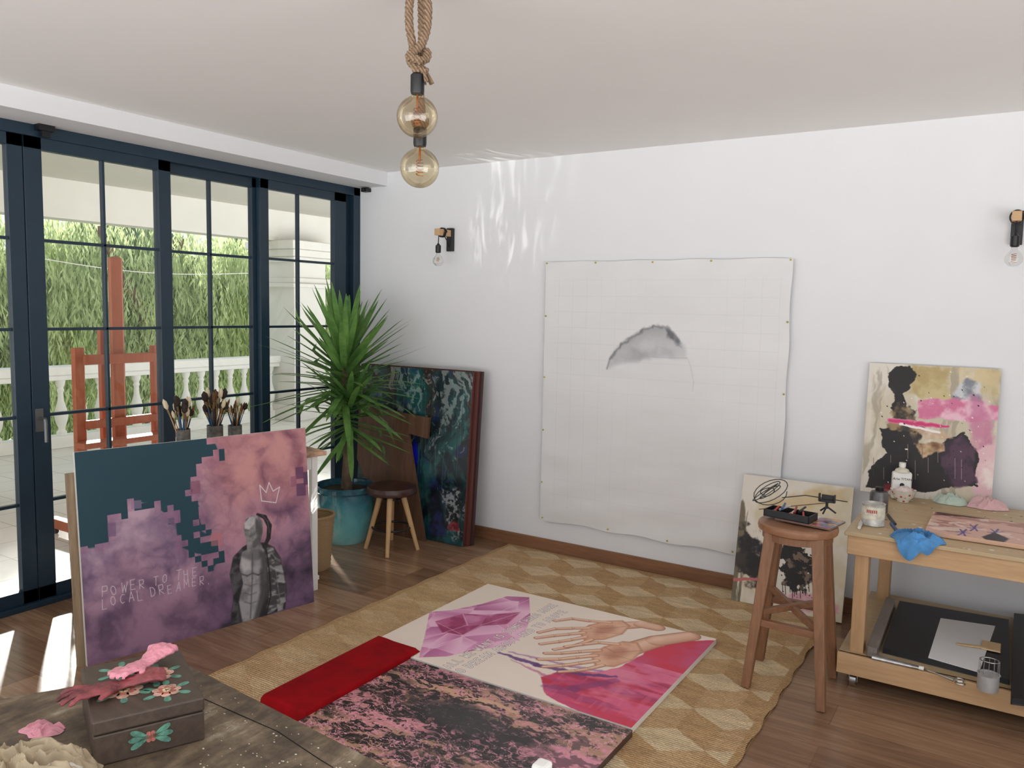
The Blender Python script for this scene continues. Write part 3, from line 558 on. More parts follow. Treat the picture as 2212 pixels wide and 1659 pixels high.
a.stroke([(565,1082),(561,1048),(575,1064),(581,1042),(590,1061),(604,1052),(596,1086),(565,1082)],.0024,(228,216,218),soft=.0012)
a.text("POWER TO THE",(221,1289),(434,1240),.043,.0016,(208,190,202),jit=.24,fw=.64)
a.text("LOCAL DREAMER.",(221,1315),(458,1258),.043,.0016,(208,190,202),jit=.24,fw=.64)
p1=a.build("cloud_painting",.022,M_art,edge=(216,212,204),label="pink cloud painting with grey figure reading POWER TO THE LOCAL DREAMER",category="painting")
b2=Art(A1+up1*.86+n1*.026+e1*(-.03),e1,-up1,1.12,.86,6,(176,160,136)); b2.build("backing_canvas",.022,wood("weathered_stretcher",(120,98,74),(168,146,118),2),label="weathered raw canvas frame stacked behind the cloud painting",category="canvas")
# ------------------------------------------------------------------ desk behind with jars
Rz=Matrix.Rotation(math.atan2(e1[1],e1[0])-math.pi/2,3,'Z')
dk0=Vector(A1)+Vector(n1)*.125
def dpt(l,dp,z): return tuple(Vector((dk0.x,dk0.y,0))+Vector(e1)*l+Vector(n1)*dp+Vector((0,0,z)))
def dbox(l0,l1,d0,d1,z0,z1): return cube(dpt((l0+l1)/2,(d0+d1)/2,(z0+z1)/2),(d1-d0,l1-l0,z1-z0),Rz)
dk=emp("side_table",dpt(.75,.25,0),"white painted table with paint-stained top holding brush jars","table")
ob("table_top",dbox(.22,1.32,0,.56,.775,.80),plain("stained_top",(176,142,118),.6,var=.35,scale=12),parent=dk,smooth=False,bevel=.004)
ob("apron",J(dbox(.26,1.27,.03,.05,.70,.775),dbox(.26,1.27,.51,.53,.70,.775),dbox(1.25,1.27,.04,.52,.70,.775)),M_white,parent=dk,smooth=False)
for l in (.28,1.255):
    for dd in (.04,.52): ob("leg",dbox(l-.018,l+.018,dd-.018,dd+.018,0,.775),M_white,parent=dk,smooth=False,bevel=.003)
ob("lower_shelf",dbox(.26,1.28,.02,.54,.06,.085),M_white,parent=dk,smooth=False,bevel=.002)
M_jar=plain("stained_tin",(128,132,132),.35,.6,.3,20)
hm=[plain("dark_brush_handle",(60,46,42),.35),plain("natural_brush_handle",(190,150,100),.4),plain("blue_brush_handle",(50,96,140),.35)]
brm=[plain("brown_bristle",(110,74,46),.9),plain("pale_bristle",(222,206,172),.9),plain("dark_bristle",(50,38,34),.9)]
M_fer=plain("brass_ferrule",(170,150,110),.3,.9)
protos=[]
for k in range(3):
    b=ob("paint_brush",lathe([(.0015,0),(.003,.02),(.0042,.08),(.0028,.15),(.003,.17)],(0,0,0),10),hm[k],label=["thin dark-handled paint brush standing bristles up in a jar","natural wood paint brush standing bristles up in a jar","blue-handled paint brush standing bristles up in a jar"][k],cat="paint brush",group="paint brushes in the jars")
    f_=ob("ferrule",lathe([(.0032,.168),(.0045,.195),(.0045,.20)],(0,0,0),10),M_fer,parent=b)
    bb=ob("bristles",lathe([(.0045,.20),(.007+.004*k,.212),(.006+.004*k,.235),(.001,.25)],(0,0,0),10),brm[k],parent=b)
    protos.append([b,f_,bb]); 
used=[0,0,0]
def place(loc,rx,ry,rz,k,s=1):
    src=protos[k]
    if used[k]==0: b=src[0]; used[k]=1
    else:
        b=src[0].copy(); COL.objects.link(b)
        for ch in src[1:]:
            c=ch.copy(); c.parent=b; COL.objects.link(c)
    b.location=loc; b.rotation_euler=(rx,ry,rz); b.scale=(s,s,s)
jars=[((.43,-1.86),.037,.12,"grey metal tin full of paint brushes"),((.385,-1.62),.045,.11,"round tin crowded with paint brushes"),((.36,-1.46),.04,.09,"small tin of short brushes on the table")]
R=random.Random(3)
for ji,((jx,jy),jr,jh,lab) in enumerate(jars):
    ob("brush_jar",lathe([(.001,0),(jr,0),(jr,jh),(jr*1.04,jh+.003),(jr*.95,jh+.003),(jr*.94,.006),(.001,.005)],(jx,jy,.80),28),M_jar,base=(jx,jy,.80),label=lab,cat="jar")
    N_=(20,26,18)[ji]
    for i in range(N_):
        an=i*2.4+R.uniform(-.3,.3); ti=(.04+.32*math.sqrt((i+.5)/N_))*R.uniform(.8,1.1); rr=jr*.3*R.random()
        place((jx-math.cos(an)*rr,jy-math.sin(an)*rr,.812),math.sin(an)*-ti,math.cos(an)*ti,0,R.randrange(3),R.uniform(.85,1.3) if ji<2 else R.uniform(.75,1.0))
# ------------------------------------------------------------------ floor painting A (hands)
zt=.036
a=Art((1.79,-.85,zt),(1,0,0),(0,-1,0),1.345,1.01,740,(242,226,212))
U,V=a.U,a.V; a.C+=((fbm(U*3,V*3,4,1)-.5)*12)[...,None]
pp=[(928,1322),(975,1318),(1040,1305),(1095,1288),(1143,1290),(1146,1335),(1132,1372),(1100,1395),(1040,1402),(965,1418),(905,1420),(918,1372)]
P=[a.q(*p) for p in pp]; PA=np.array(P); sl=a.sl(P,.03); u,v=U[sl],V[sl]
RR=np.random.RandomState(11); NS=34; S=np.stack([RR.uniform(PA[:,0].min(),PA[:,0].max(),NS),RR.uniform(PA[:,1].min(),PA[:,1].max(),NS)],-1); G=RR.uniform(-1,1,(NS,2)); B=RR.rand(NS)
uw=u+.012*(fbm(u*8,v*8,3,1)-.5); vw=v+.012*(fbm(u*8,v*8,3,2)-.5)
dd=(uw[...,None]-S[:,0])**2+((vw[...,None]-S[:,1])*.7)**2; shv=B*.7+.15+((u[...,None]-S[:,0])*G[:,0]+(v[...,None]-S[:,1])*G[:,1])*6; srt=np.sort(dd,-1); cr_=np.sqrt(srt[...,1])-np.sqrt(srt[...,0])
ix=dd.argmin(-1); sh=np.clip(np.take_along_axis(shv,ix[...,None],-1)[...,0],0,1); sh=np.clip(sh+.25*(1-sst(.0,.008,cr_)),0,1)
cc=np.where((sh<.5)[...,None],np.array((172,90,138.))+(np.array((212,136,180.))-np.array((172,90,138.)))*(sh*2)[...,None],np.array((212,136,180.))+(np.array((242,192,216.))-np.array((212,136,180.)))*((sh-.5)*2)[...,None])
a.mix(sl,sst(-.002,.002,a.sd(u,v,P)),cc)
a.poly([(940,1342),(1000,1326),(1060,1328),(1125,1322),(1095,1348),(1040,1352),(1000,1372),(955,1366)],(150,44,88),(186,84,132),soft=.005,ns=14,seed=3,alpha=.85)
a.poly([(1000,1328),(1050,1332),(1040,1350),(1008,1352)],(196,104,152),(222,150,190),soft=.006,ns=14,seed=1,alpha=.8)
for q1 in ([(945,1345),(1000,1372),(1040,1350),(1128,1322)],[(920,1375),(965,1366),(1000,1375),(1045,1400)],[(975,1320),(1060,1330),(1143,1295)],[(905,1418),(955,1390),(1000,1375)],[(1000,1326),(1010,1350),(960,1366)],[(1095,1348),(1110,1372),(1100,1395)]): a.stroke(q1,.0022,(246,204,224),soft=.003,alpha=.7)
RP=[(1560,1383),(1365,1600),(1178,1500),(1168,1462),(1215,1448),(1290,1452),(1340,1442),(1395,1408),(1440,1392),(1480,1385)]
a.poly(RP,(206,74,118),(212,50,78),soft=.004,warp=.012,ns=5,seed=2)
sl=a.sl([a.q(1168,1383),a.q(1550,1600)],.05); u,v=U[sl],V[sl]; inside=sst(-.004,.004,a.sd(u,v,[a.q(*p) for p in RP]))
for sc,lo,c,al,sd_ in (((3,6),.42,(222,104,144),.8,1),((3,16),.50,(192,26,54),.7,3),((4,14),.56,(140,40,98),.45,4),((3,5),.54,(236,148,172),.6,0),((30,5),.58,(236,124,152),.35,2)):
    a.mix(sl,inside*sst(lo,lo+.16,fbm(u*sc[0]+.1*v,v*sc[1],5,sd_))*al,c)
for q1,r_,c,al in (([(1080,1410),(1160,1436),(1260,1456),(1330,1462)],[.008,.016,.016,.008],(98,54,120),.85),([(1100,1408),(1230,1438),(1300,1450)],[.005,.011,.010],(150,90,156),.6),([(1105,1425),(1200,1470),(1300,1478)],[.003,.014,.016],(178,60,116),.5),([(1175,1482),(1240,1488),(1330,1470)],[.012,.03,.02],(126,50,114),.5)): a.stroke(q1,r_,c,soft=.006,warp=.010,alpha=al,seed=3)
a.text("ALL WE WANT IS SOMETHING MORE",(972,1444),(1207,1306),.042,.0026,(252,248,244),outline=(140,106,102),fw=.72)
a.text("TO DREAM ABOUT AND TO ABOVE",(988,1460),(1228,1320),.042,.0026,(252,248,244),outline=(140,106,102),fw=.72)
SK=(230,184,154);SM=(190,130,102);SD=(138,84,66)
def hand(arm,palm,fing):
    # soft shaded forearm and palm: darker rim, lighter core, then a shadow side
    a.stroke(arm[0],[x+.0022 for x in arm[1]],SD,soft=.003); a.stroke(arm[0],arm[1],SK,soft=.004,c2=SM)
    a.stroke([(x,y-5) for x,y in arm[0]],[x*.35 for x in arm[1]],(244,208,184),soft=.022,alpha=.7)
    for f_,r_ in fing: a.stroke(f_,[r_*(1.05-.11*i)+.0024 for i in range(len(f_))],SD,soft=.002)
    Pq=[a.q(*p) for p in palm]; c=np.mean(Pq,0)
    a.poly(palm,SM,soft=.006)
    a.poly([tuple(c+(np.array(p)-c)*.93) for p in Pq],SK,(216,160,130),soft=.012,ns=10,seed=3,px=False,lo=.4,hi=.75)
    a.poly([tuple(c+(np.array(p)-c)*.45) for p in Pq],(184,122,96),soft=.026,px=False,alpha=.7)
    for f_,r_ in fing:
        n_=len(f_); rs=[r_*(1.05-.11*i) for i in range(n_)]
        a.stroke(f_,rs,SK,soft=.0018,c2=(184,124,98))
        a.stroke([(x,y-1.5) for x,y in f_],[q*.30 for q in rs],(248,216,192),soft=.005,alpha=.8)
        a.stroke([(x,y+3.0) for x,y in f_[1:]],[q*.22 for q in rs[1:]],(170,110,86),soft=.004,alpha=.6)
        for p in f_[1:-1]: a.stroke([(p[0]-1,p[1]-3),(p[0]+2,p[1]+3)],.0011,(150,92,72),soft=.002,alpha=.75)
        a.stroke([f_[-1],(f_[-1][0]+5,f_[-1][1])],.005,(240,196,180),soft=.004,alpha=.6)
    m_=np.mean(palm,0); n_=len(palm)
    a.stroke([palm[1],tuple(m_+np.array((-6,-2))),palm[n_//2]],.0013,(140,84,66),soft=.003,alpha=.75); a.stroke([palm[0],tuple(m_+np.array((0,6))),palm[n_//2+1]],.0013,(146,90,70),soft=.003,alpha=.65)
hand(([(1335,1352),(1385,1349),(1420,1356)],[.045,.040,.038]),[(1250,1364),(1272,1350),(1310,1341),(1345,1340),(1362,1352),(1345,1370),(1305,1382),(1262,1384)],
 [([(1318,1345),(1272,1341),(1236,1336),(1199,1341)],.0140),([(1272,1357),(1236,1357),(1200,1358),(1164,1366)],.0142),([(1262,1367),(1228,1370),(1196,1373),(1158,1378)],.0142),([(1265,1376),(1234,1382),(1207,1386),(1168,1391)],.0136),([(1278,1382),(1250,1392),(1227,1398),(1197,1403)],.0125)])
hand(([(1355,1404),(1420,1384),(1490,1374)],[.062,.057,.052]),[(1275,1413),(1305,1397),(1345,1385),(1378,1388),(1388,1405),(1368,1426),(1326,1441),(1285,1438)],
 [([(1335,1392),(1292,1388),(1258,1392),(1222,1397)],.0145),([(1295,1405),(1250,1408),(1212,1411),(1178,1411)],.0152),([(1288,1416),(1245,1420),(1207,1424),(1164,1424)],.0154),([(1290,1427),(1250,1433),(1215,1438),(1174,1440)],.0148),([(1302,1437),(1270,1445),(1242,1449),(1208,1451)],.0132)])
a.build("hands_painting",.026,M_art,edge=(238,232,224),label="cream and magenta canvas with painted open hands lying on the rug",category="painting")
# floor painting B
a=Art((2.06,-1.872,zt),(1,0,0),(0,-1,0),1.085,1.0,640,(40,33,35))
U,V=a.U,a.V; wx=U+.06*(fbm(U*9,V*9,5,1)-.5); wy=V+.06*(fbm(U*9,V*9,5,3)-.5)
cx_,cy_=a.q(1000,1545); dark=np.exp(-(((U-cx_)/.36)**2+((V-cy_)/.15)**2)**1.3)
warm=fbm(wx*2.2,wy*5,5,2); lay(a,warm-.10*dark,.40,.58,(196,150,122),.9); lay(a,fbm(wx*2.5,wy*6,5,4)-.1*dark,.48,.64,(214,142,150),.85)
band=np.exp(-((V-.10-.05*np.sin(U*4))/.06)**2)*(1-sst(.5,.9,U)); lay(a,band*fbm(U*6,V*20,4,1)*1.8,.5,.9,(218,172,140),.8)
gr=fbm(wx*12,wy*30,6,5); lay(a,gr+.06*dark-.02*sst(.6,1.,U),.52,.57,(36,28,30),.9)
gr2=fbm(wx*40,wy*60,4,2); lay(a,gr2,.58,.66,(226,150,166),.65); lay(a,fbm(wx*50,wy*70,3,4),.62,.68,(40,30,34),.7)
lay(a,dark*(.75+.5*(fbm(U*8,V*8,4,1)-.5)),.42,.75,(54,50,53),.9)
rid=1-np.abs(2*fbm(wx*15,wy*26,4,0)-1); rid2=1-np.abs(2*fbm(wx*26,wy*44,3,3)-1)
lay(a,rid-.03*dark,.95,.985,(234,162,178),.9); lay(a,rid2-.05*dark,.96,.99,(240,184,190),.7)
k=sst(.45,.95,U/1.085)*sst(.0,.2,V); lay(a,fbm(wx*3,wy*9,5,1)*k,.34,.54,(230,152,170),.9); lay(a,fbm(wx*22,wy*30,4,3)*k,.50,.56,(70,44,54),.6)
a.build("crackle_painting",.026,M_artg,edge=(70,50,48),label="black and pink crackled abstract canvas lying flat on the rug",category="painting")
# red velvet cloth
nx,ny=44,100; V=[];F=[]
for j in range(ny+1):
    for i in range(nx+1):
        s_=i/nx;t=j/ny; x=1.79+.262*s_+.012*t; y=-1.79-.72*t
        ee=min(1,max(0,min(s_,1-s_)*nx/3.0)); tt_=min(1,max(0,min(t,1-t)*ny/2.0)); z=.030+.026*math.sqrt(ee)*math.sqrt(tt_)+ee*tt_*(.004*max(0,math.sin(s_*6.3+.5))+.0012*mn.noise(Vector((s_*3,t*6,1))))
        if y>-1.875: z=max(z,.042+.014*ee*tt_)
        elif y>-1.90: z=max(z,.036+.012*ee)
        if ee==0 or tt_==0: z=.039 if y>-1.865 else .010
        V.append((x,y,z))
for j in range(ny):
    for i in range(nx): q0=j*(nx+1)+i; F.append((q0,q0+nx+1,q0+nx+2,q0+1))
M_vel=plain("red_velvet",(140,7,16),.85,var=.10,scale=10); M_vel.node_tree.nodes["Principled BSDF"].inputs["Specular IOR Level"].default_value=.15
ob("folded_velvet_cloth",(V,F),M_vel,base=(1.92,-2.15,.01),label="folded deep red velvet cloth lying beside the floor paintings",cat="cloth",ang=80)
# ------------------------------------------------------------------ painting 5 on floor by the stool
lean=math.radians(11); up=np.array([0,math.sin(lean),math.cos(lean)])
a=Art(np.array([3.01,-.205,.0095])+up*.71,(1,0,0),-up,.585,.71,360,(226,219,206))
U,V=a.U,a.V; lay(a,fbm(U*6,V*4,4,2),.5,.7,(204,190,154),.7); lay(a,fbm(U*26,V*4,5,3)*(1-sst(0,.22,U))*sst(.05,.2,V),.40,.55,(90,80,56),.8)
a.poly([(1600,1135),(1632,1150),(1648,1210),(1650,1262),(1625,1262),(1590,1235)],(26,22,22),(60,50,42),soft=.02,warp=.07,ws=20,seed=4)
a.poly([(1700,1175),(1730,1170),(1752,1200),(1760,1245),(1735,1280),(1705,1270),(1690,1235),(1685,1200)],(20,17,18),(120,100,84),soft=.004,warp=.07,ws=26,seed=2,ns=40,lo=.5,hi=.6)
a.poly([(1640,1090),(1740,1060),(1830,1060),(1830,1080),(1700,1110)],(196,168,112),soft=.02,warp=.03,seed=1,alpha=.6)
a.poly([(1680,1285),(1760,1280),(1810,1305),(1810,1330),(1690,1310)],(214,160,172),(232,220,212),soft=.01,warp=.03,seed=3)
a.stroke([(1585,1252),(1620,1250),(1650,1254)],.008,(196,110,110),warp=.004)
th=np.linspace(0,1,110); a.stroke([(1660+(40-30*t)*math.cos(t*36)+7*math.sin(t*11),1062+(30-24*t)*math.sin(t*33)) for t in th],.0022,(24,22,22),soft=.0012)
a.stroke([(1690,1075),(1740,1070),(1830,1084)],.0025,(24,22,22)); a.stroke([(1640,1100),(1800,1085)],.002,(50,46,44))
for k in range(10): x=1692+k*6+RS.randint(-2,3); a.stroke([(x,1262),(x+1,1275+RS.randint(0,18))],.0018,(30,26,26))
for k in range(40):
    x,y=1690+RS.randint(-30,80),1215+RS.randint(-50,80); a.stroke([(x,y),(x+1,y+1)],.001+.003*RS.rand(),(24,20,20))
a.build("ink_painting",.02,M_art,label="small cream and black ink painting leaning on wall behind stool",category="painting")
# ------------------------------------------------------------------ painting 4 above bench
lean=math.radians(5); up=np.array([0,math.sin(lean),math.cos(lean)])
a=Art(np.array([3.63,-.092,.701])+up*.675,(1,0,0),-up,.592,.675,440,(222,216,205))
U,V=a.U,a.V; wx=U+.05*fbm(U*9,V*9,4,1); wy=V+.05*fbm(U*9,V*9,4,3)
lay(a,fbm(wx*6,wy*2.5,5,2),.45,.6,(198,188,162),.8); lay(a,fbm(wx*18,wy*3,5,5),.56,.66,(140,130,112),.5)
a.poly([(1960,790),(2060,795),(2050,860),(1990,870),(1965,850)],(176,154,100),(200,184,134),soft=.02,warp=.04,seed=3,alpha=.9)
a.poly([(2060,795),(2168,800),(2160,860),(2100,850)],(196,178,130),(218,204,172),soft=.02,warp=.04,seed=1,alpha=.8)
a.poly([(2105,800),(2165,805),(2158,835),(2100,825)],(208,188,144),soft=.01,warp=.02,seed=2,alpha=.7)
a.poly([(2060,830),(2090,815),(2120,830),(2125,880),(2100,900),(2060,860)],(120,126,140),(206,208,214),soft=.01,warp=.03,ns=20,seed=4,alpha=.9)
a.poly([(1985,868),(2050,862),(2110,870),(2160,880),(2155,915),(2050,905),(1985,900)],(210,116,152),(234,192,206),soft=.006,warp=.03,ns=14,seed=2)
a.poly([(2100,855),(2140,870),(2150,1000),(2110,980),(2090,900)],(200,122,156),(228,186,198),soft=.02,warp=.03,seed=5,alpha=.8)
a.poly([(2120,960),(2160,950),(2150,1060),(2100,1065),(2100,1000)],(224,184,190),(236,222,216),soft=.01,warp=.03,seed=5)
a.poly([(1918,810),(1935,790),(1965,792),(1978,812),(1968,838),(1952,850),(1958,880),(1938,900),(1926,880),(1934,850),(1920,835)],(20,18,18),(38,34,32),soft=.003,warp=.02,ws=25,seed=1)
a.poly([(1938,865),(1985,885),(2000,940),(1960,990),(1925,960),(1915,910)],(34,28,24),(150,124,86),soft=.012,warp=.05,ws=18,seed=2,alpha=.9,ns=20)
a.poly([(1905,925),(1960,930),(1970,955),(2040,955),(2085,935),(2105,965),(2112,1050),(2000,1062),(1870,1052),(1880,1010),(1912,975)],(20,17,18),(34,27,31),soft=.003,warp=.025,ws=20,seed=4)
a.poly([(2030,960),(2080,938),(2104,970),(2110,1045),(2060,1050),(2030,1000)],(50,32,50),(84,54,78),soft=.008,warp=.02,ns=18,seed=3,alpha=.9)
a.poly([(1975,960),(2035,955),(2040,975),(1990,985)],(222,190,150),(120,80,50),soft=.006,warp=.03,seed=2,alpha=.9)
a.poly([(1975,925),(2040,930),(2060,945),(2000,950)],(236,226,214),(200,170,140),soft=.006,warp=.02,seed=1,alpha=.9)
a.stroke([(1922,908),(1980,915),(2048,922)],[.012,.016,.006],(204,52,108),soft=.003,warp=.006,c2=(232,150,180)); a.stroke([(1945,916),(2030,934)],.006,(244,236,236),warp=.004)
a.poly([(1910,1042),(1960,1038),(1975,1056),(1905,1058)],(150,30,44),soft=.006,warp=.02,seed=1,alpha=.8)
for k in range(14):
    x=1890+k*17+RS.randint(-4,4); y=950+RS.randint(0,70); a.stroke([(x,y),(x,y+15+RS.randint(0,30))],.0014,(200,184,166) if k%3 else (60,50,44),alpha=.6)
for k in range(70):
    x,y=1880+RS.randint(0,270),800+RS.randint(0,250); a.stroke([(x,y),(x+1,y+1)],.001+.002*RS.rand(),(30,24,24) if k%2 else (236,226,214))
a.build("abstract_portrait_painting",.02,M_art,label="abstract canvas of black blots and pink strokes standing on workbench",category="painting")
# ------------------------------------------------------------------ workbench
wb=emp("workbench",(4.3,-.52,0),"rolling pine workbench with lower shelf against the wall","workbench")
X0,X1,Y0,Y1=3.72,5.05,-.97,-.06
ob("bench_top",mm(X0-.012,X1,Y0-.012,Y1,.682,.70),M_ply,parent=wb,smooth=False,bevel=.003)
ob("apron",J(mm(X0,X1,Y0,Y0+.028,.60,.682),mm(X0,X0+.028,Y0+.028,Y1-.028,.60,.682),mm(X0,X1,Y1-.028,Y1,.60,.682)),M_pine,parent=wb,smooth=False,bevel=.003)
for x in (X0+.03,X1-.08):
    for y in (Y0+.03,Y1-.10): ob("leg",mm(x,x+.055,y,y+.07,.085,.682),M_pinez,parent=wb,smooth=False,bevel=.003)
ob("lower_shelf",mm(X0-.01,X1,Y0,Y1,.150,.165),M_ply,parent=wb,smooth=False,bevel=.002)
ob("shelf_apron",J(mm(X0-.012,X1,Y0-.014,Y0+.014,.075,.165),mm(X0-.012,X0+.016,Y0+.014,Y1-.02,.075,.150)),M_pine,parent=wb,smooth=False,bevel=.003)
for x in (X0+.05,X1-.07):
    for y in (Y0+.06,Y1-.08): ob("caster",J(cyl((x-.012,y,.032),(x+.012,y,.032),.032,n=20),mm(x-.018,x+.018,y-.02,y+.02,.060,.075),mm(x-.018,x-.014,y-.015,y+.015,.025,.065),mm(x+.014,x+.018,y-.015,y+.015,.025,.065)),M_steel,parent=wb)
zs=.1655
def quad(name,pts,z0,z1,mat,label,cat,bevel=.002):
    P=[tuple(atz(x,y,z1)[:2]) for x,y in pts]; n=len(P); V=[(p[0],p[1],z1) for p in P]+[(p[0],p[1],z0) for p in P]
    F=[tuple(range(n)),tuple(range(2*n-1,n-1,-1))]+[(i,(i+1)%n,(i+1)%n+n,i+n) for i in range(n)]
    c=np.mean(P,0); return ob(name,(V,F),mat,base=(c[0],c[1],z0),smooth=False,bevel=bevel,label=label,cat=cat)
quad("drawing_portfolio",[(1944,1298),(2178,1338),(2180,1468),(1908,1400)],zs,zs+.022,plain("black_board",(38,39,44),.5),"large black portfolio board lying on the workbench shelf","portfolio")
quad("paper_sheet",[(2032,1335),(2150,1352),(2115,1452),(2005,1420)],zs+.0225,zs+.0245,plain("white_paper",(244,244,246),.7,var=.01),"sheet of white paper on the black portfolio","paper",0)
quad("wooden_rail",[(1916,1290),(1934,1294),(1895,1400),(1874,1394)],zs,zs+.045,wood("grey_wood",(112,104,98),(150,142,134),1),"grey weathered wooden rail lying across the shelf","wood strip",.003)
quad("black_picture_frame",[(2192,1325),(2240,1330),(2240,1512),(2186,1505)],zs,zs+.03,M_blackp,"black frame edge standing on the workbench shelf","frame",.003)
M_pal=wood("pale_paddle_wood",(214,178,128),(232,202,156),0)
ob("wooden_paddle",J(tube([atz(2066,1390,.197),atz(2085,1393,.197),atz(2130,1399,.197)],[.010,.013,.013],12,.3),prism([(0,0),(.07,0),(.07,.10),(0,.10)],tuple(atz(2120,1402,.193)),(1,0,0),(0,1,0),-.006)),M_pal,base=tuple(atz(2100,1395,.19)),label="pale wooden paddle lying on the white paper",cat="paddle")
p=atz(1885,1418,zs+.012);q=atz(1985,1442,zs+.012)
tb=ob("paint_tube",tube([p,p*.7+q*.3,p*.2+q*.8,q],[.020,.018,.014,.010],16,.55),plain("silver_tube",(196,198,200),.3,.8,.12,30),base=tuple(p),label="squeezed silver metal paint tube on the shelf",cat="paint tube")
ob("cap",cyl(tuple(q),tuple(q+(q-p)/np.linalg.norm(q-p)*.018),.008),M_white,parent=tb)
p=atz(1995,1445,zs+.006); q=atz(2060,1468,zs+.006)
def ring(c,r,rr=.003): return tube([(c[0]+r*math.cos(t),c[1]+r*.8*math.sin(t),c[2]) for t in np.linspace(0,2*math.pi,19)],rr,6)
ob("scissors",J(tube([p,q],[.0015,.005],6),tube([p+np.array([0,.006,0]),q+np.array([.0,-.008,.0])],[.0015,.005],6),ring(q+np.array([.02,.012,0]),.017),ring(q+np.array([.024,-.022,0]),.017)),M_steel,base=tuple(p),label="steel scissors lying open on the workbench shelf",cat="scissors")
c=atz(2133,1490,zs); tm=emp("tin_cup",(c[0],c[1],zs),"small round tin with wire mesh strainer on the shelf","tin")
M_tin=plain("pale_tin",(190,190,190),.4,.35,.08)
ob("cup_body",lathe([(.001,0),(.036,0),(.038,.003),(.038,.062),(.041,.066),(.036,.066),(.035,.006),(.001,.005)],(c[0],c[1],zs),32),M_tin,parent=tm)
ob("lid",lathe([(.001,.05),(.034,.052),(.034,.06),(.015,.062),(.001,.062)],(c[0],c[1],zs),24),M_tin,parent=tm)
ob("wire_handle",J(*[tube([(c[0]+.036*math.cos(t),c[1]+.036*math.sin(t),zs+.064),(c[0]+.034*math.cos(t),c[1]+.034*math.sin(t),zs+.12)],.0012,5) for t in np.linspace(0,6.28,13)[:-1]],ring((c[0],c[1],zs+.12),.034,.0018)),M_steel,parent=tm)
# ------------------------------------------------------------------ rags & soft things
def rag(name,c,rx,ry,h,seed,mat,label,cat,rot=0,fold=1.0,edge=None,freq=5,pw=1.5,floor_=.15):
    n,m=110,44; V=[];F=[]; so=Vector((seed*3.1,seed*1.7,0))
    for i in range(m+1):
        r=i/m
        for j in range(n):
            t=2*math.pi*j/n; k=1+.32*mn.noise(Vector((math.cos(t)*1.6,math.sin(t)*1.6,seed)))+.12*mn.noise(Vector((math.cos(t)*4,math.sin(t)*4,seed)))
            lx=rx*r*k*math.cos(t);ly=ry*r*k*math.sin(t)
            w=Vector((lx/max(rx,ry)*freq*.18,ly/max(rx,ry)*freq*.42,0))+so; wr=w+Vector((mn.noise(w*.8)*1.2,mn.noise(w*.8+Vector((5,2,0)))*1.2,0))
            f1=max(0.,1-abs(2*mn.noise(wr*1.0))); f2_=max(0.,1-abs(2*mn.noise(wr*2.1+Vector((9,1,3))))); f=.70*f1**pw+.30*f2_**pw
            z=h*((1-r**4)*(floor_+(1-floor_)*f*fold))
            x=c[0]+lx*math.cos(rot)-ly*math.sin(rot); y=c[1]+lx*math.sin(rot)+ly*math.cos(rot); zz=c[2]+(max(.002,z) if r<1 else .001)
            if edge is not None and y<edge:
                e=edge-y; zz-=e*1.6; y=edge-.006-e*.12-.30*h*f
            V.append((x,y,zz))
    for i in range(m):
        for j in range(n): F.append((i*n+j,(i+1)*n+j,(i+1)*n+(j+1)%n,i*n+(j+1)%n))
    return ob(name,(V,F),mat,base=tuple(c),label=label,cat=cat,ang=80,sub=1)
zb=.701
rag("rag",atz(2052,1087,zb),.080,.045,.055,3,plain("mint_cloth",(190,206,192),.9,sheen=.1),"crumpled mint green rag on the workbench","rag",pw=2.2,freq=6)
rag("rag",atz(2128,1097,zb),.095,.05,.06,5,plain("pale_pink_cloth",(222,182,184),.9,sheen=.1),"crumpled pale pink rag on the workbench","rag",pw=2.2,freq=6)
rag("rag",atz(1980,1163,zb),.115,.095,.045,8,plain("blue_cloth",(74,130,180),.9,var=.2,sheen=.1),"blue paint rag draped over the workbench edge","rag",.1,edge=-.984,freq=9,pw=2.2)
a=Art((atz(2020,1092,zb+.02)[0]+.005,-.45,zb+.02),(1,0,0),(0,-1,0),.55,.40,260,(210,170,154))
U,V=a.U,a.V; lay(a,fbm(U*7,V*14,5,2),.5,.6,(160,114,102),.7); lay(a,fbm(U*9,V*9,5,4),.55,.62,(228,206,194),.8)
a.poly([(2020,1092),(2212,1100),(2212,1125),(2100,1118),(2020,1112)],(60,40,42),(114,76,70),soft=.01,warp=.02,seed=1)
for x,y in ((2105,1140),(2080,1150),(2150,1150)):
    for t in range(6): a.stroke([(x,y),(x+16*math.cos(t+x),y+8*math.sin(t+x))],.004,(80,76,140),warp=.004,alpha=.85)
a.poly([(2120,1160),(2150,1150),(2180,1165),(2150,1178)],(50,44,48),soft=.006,warp=.01)
a.build("small_painting",.018,M_art,edge=(206,168,142),label="pinkish brown canvas with blue flower marks lying on the workbench",category="painting")
M_can=plain("paint_splashed_tin",(186,184,178),.4,.3,.2,25)
c=atz(1885,1133,zb); cn=emp("paint_can",(c[0],c[1],zb),"round metal paint can with cream and red label","paint can"); r=.047
ob("can_body",lathe([(.001,0),(r,0),(r+.002,.003),(r,.006),(r,.092),(r+.002,.096),(r-.004,.096),(r-.006,.088),(.001,.088)],(c[0],c[1],zb),36),M_can,parent=cn)
lb=lathe([(r+.0008,.03),(r+.0008,.085)],(c[0],c[1],zb),36); ob("paper_label",(lb[0],[f for f in lb[1] if len(f)==4]),plain("cream_label",(214,208,190),.6,var=.1,scale=40),parent=cn)
M_red=plain("red_print",(176,40,34),.5)
tocam=Vector((CAM[0]-c[0],CAM[1]-c[1],0)).normalized(); ang0=math.atan2(tocam.y,tocam.x)
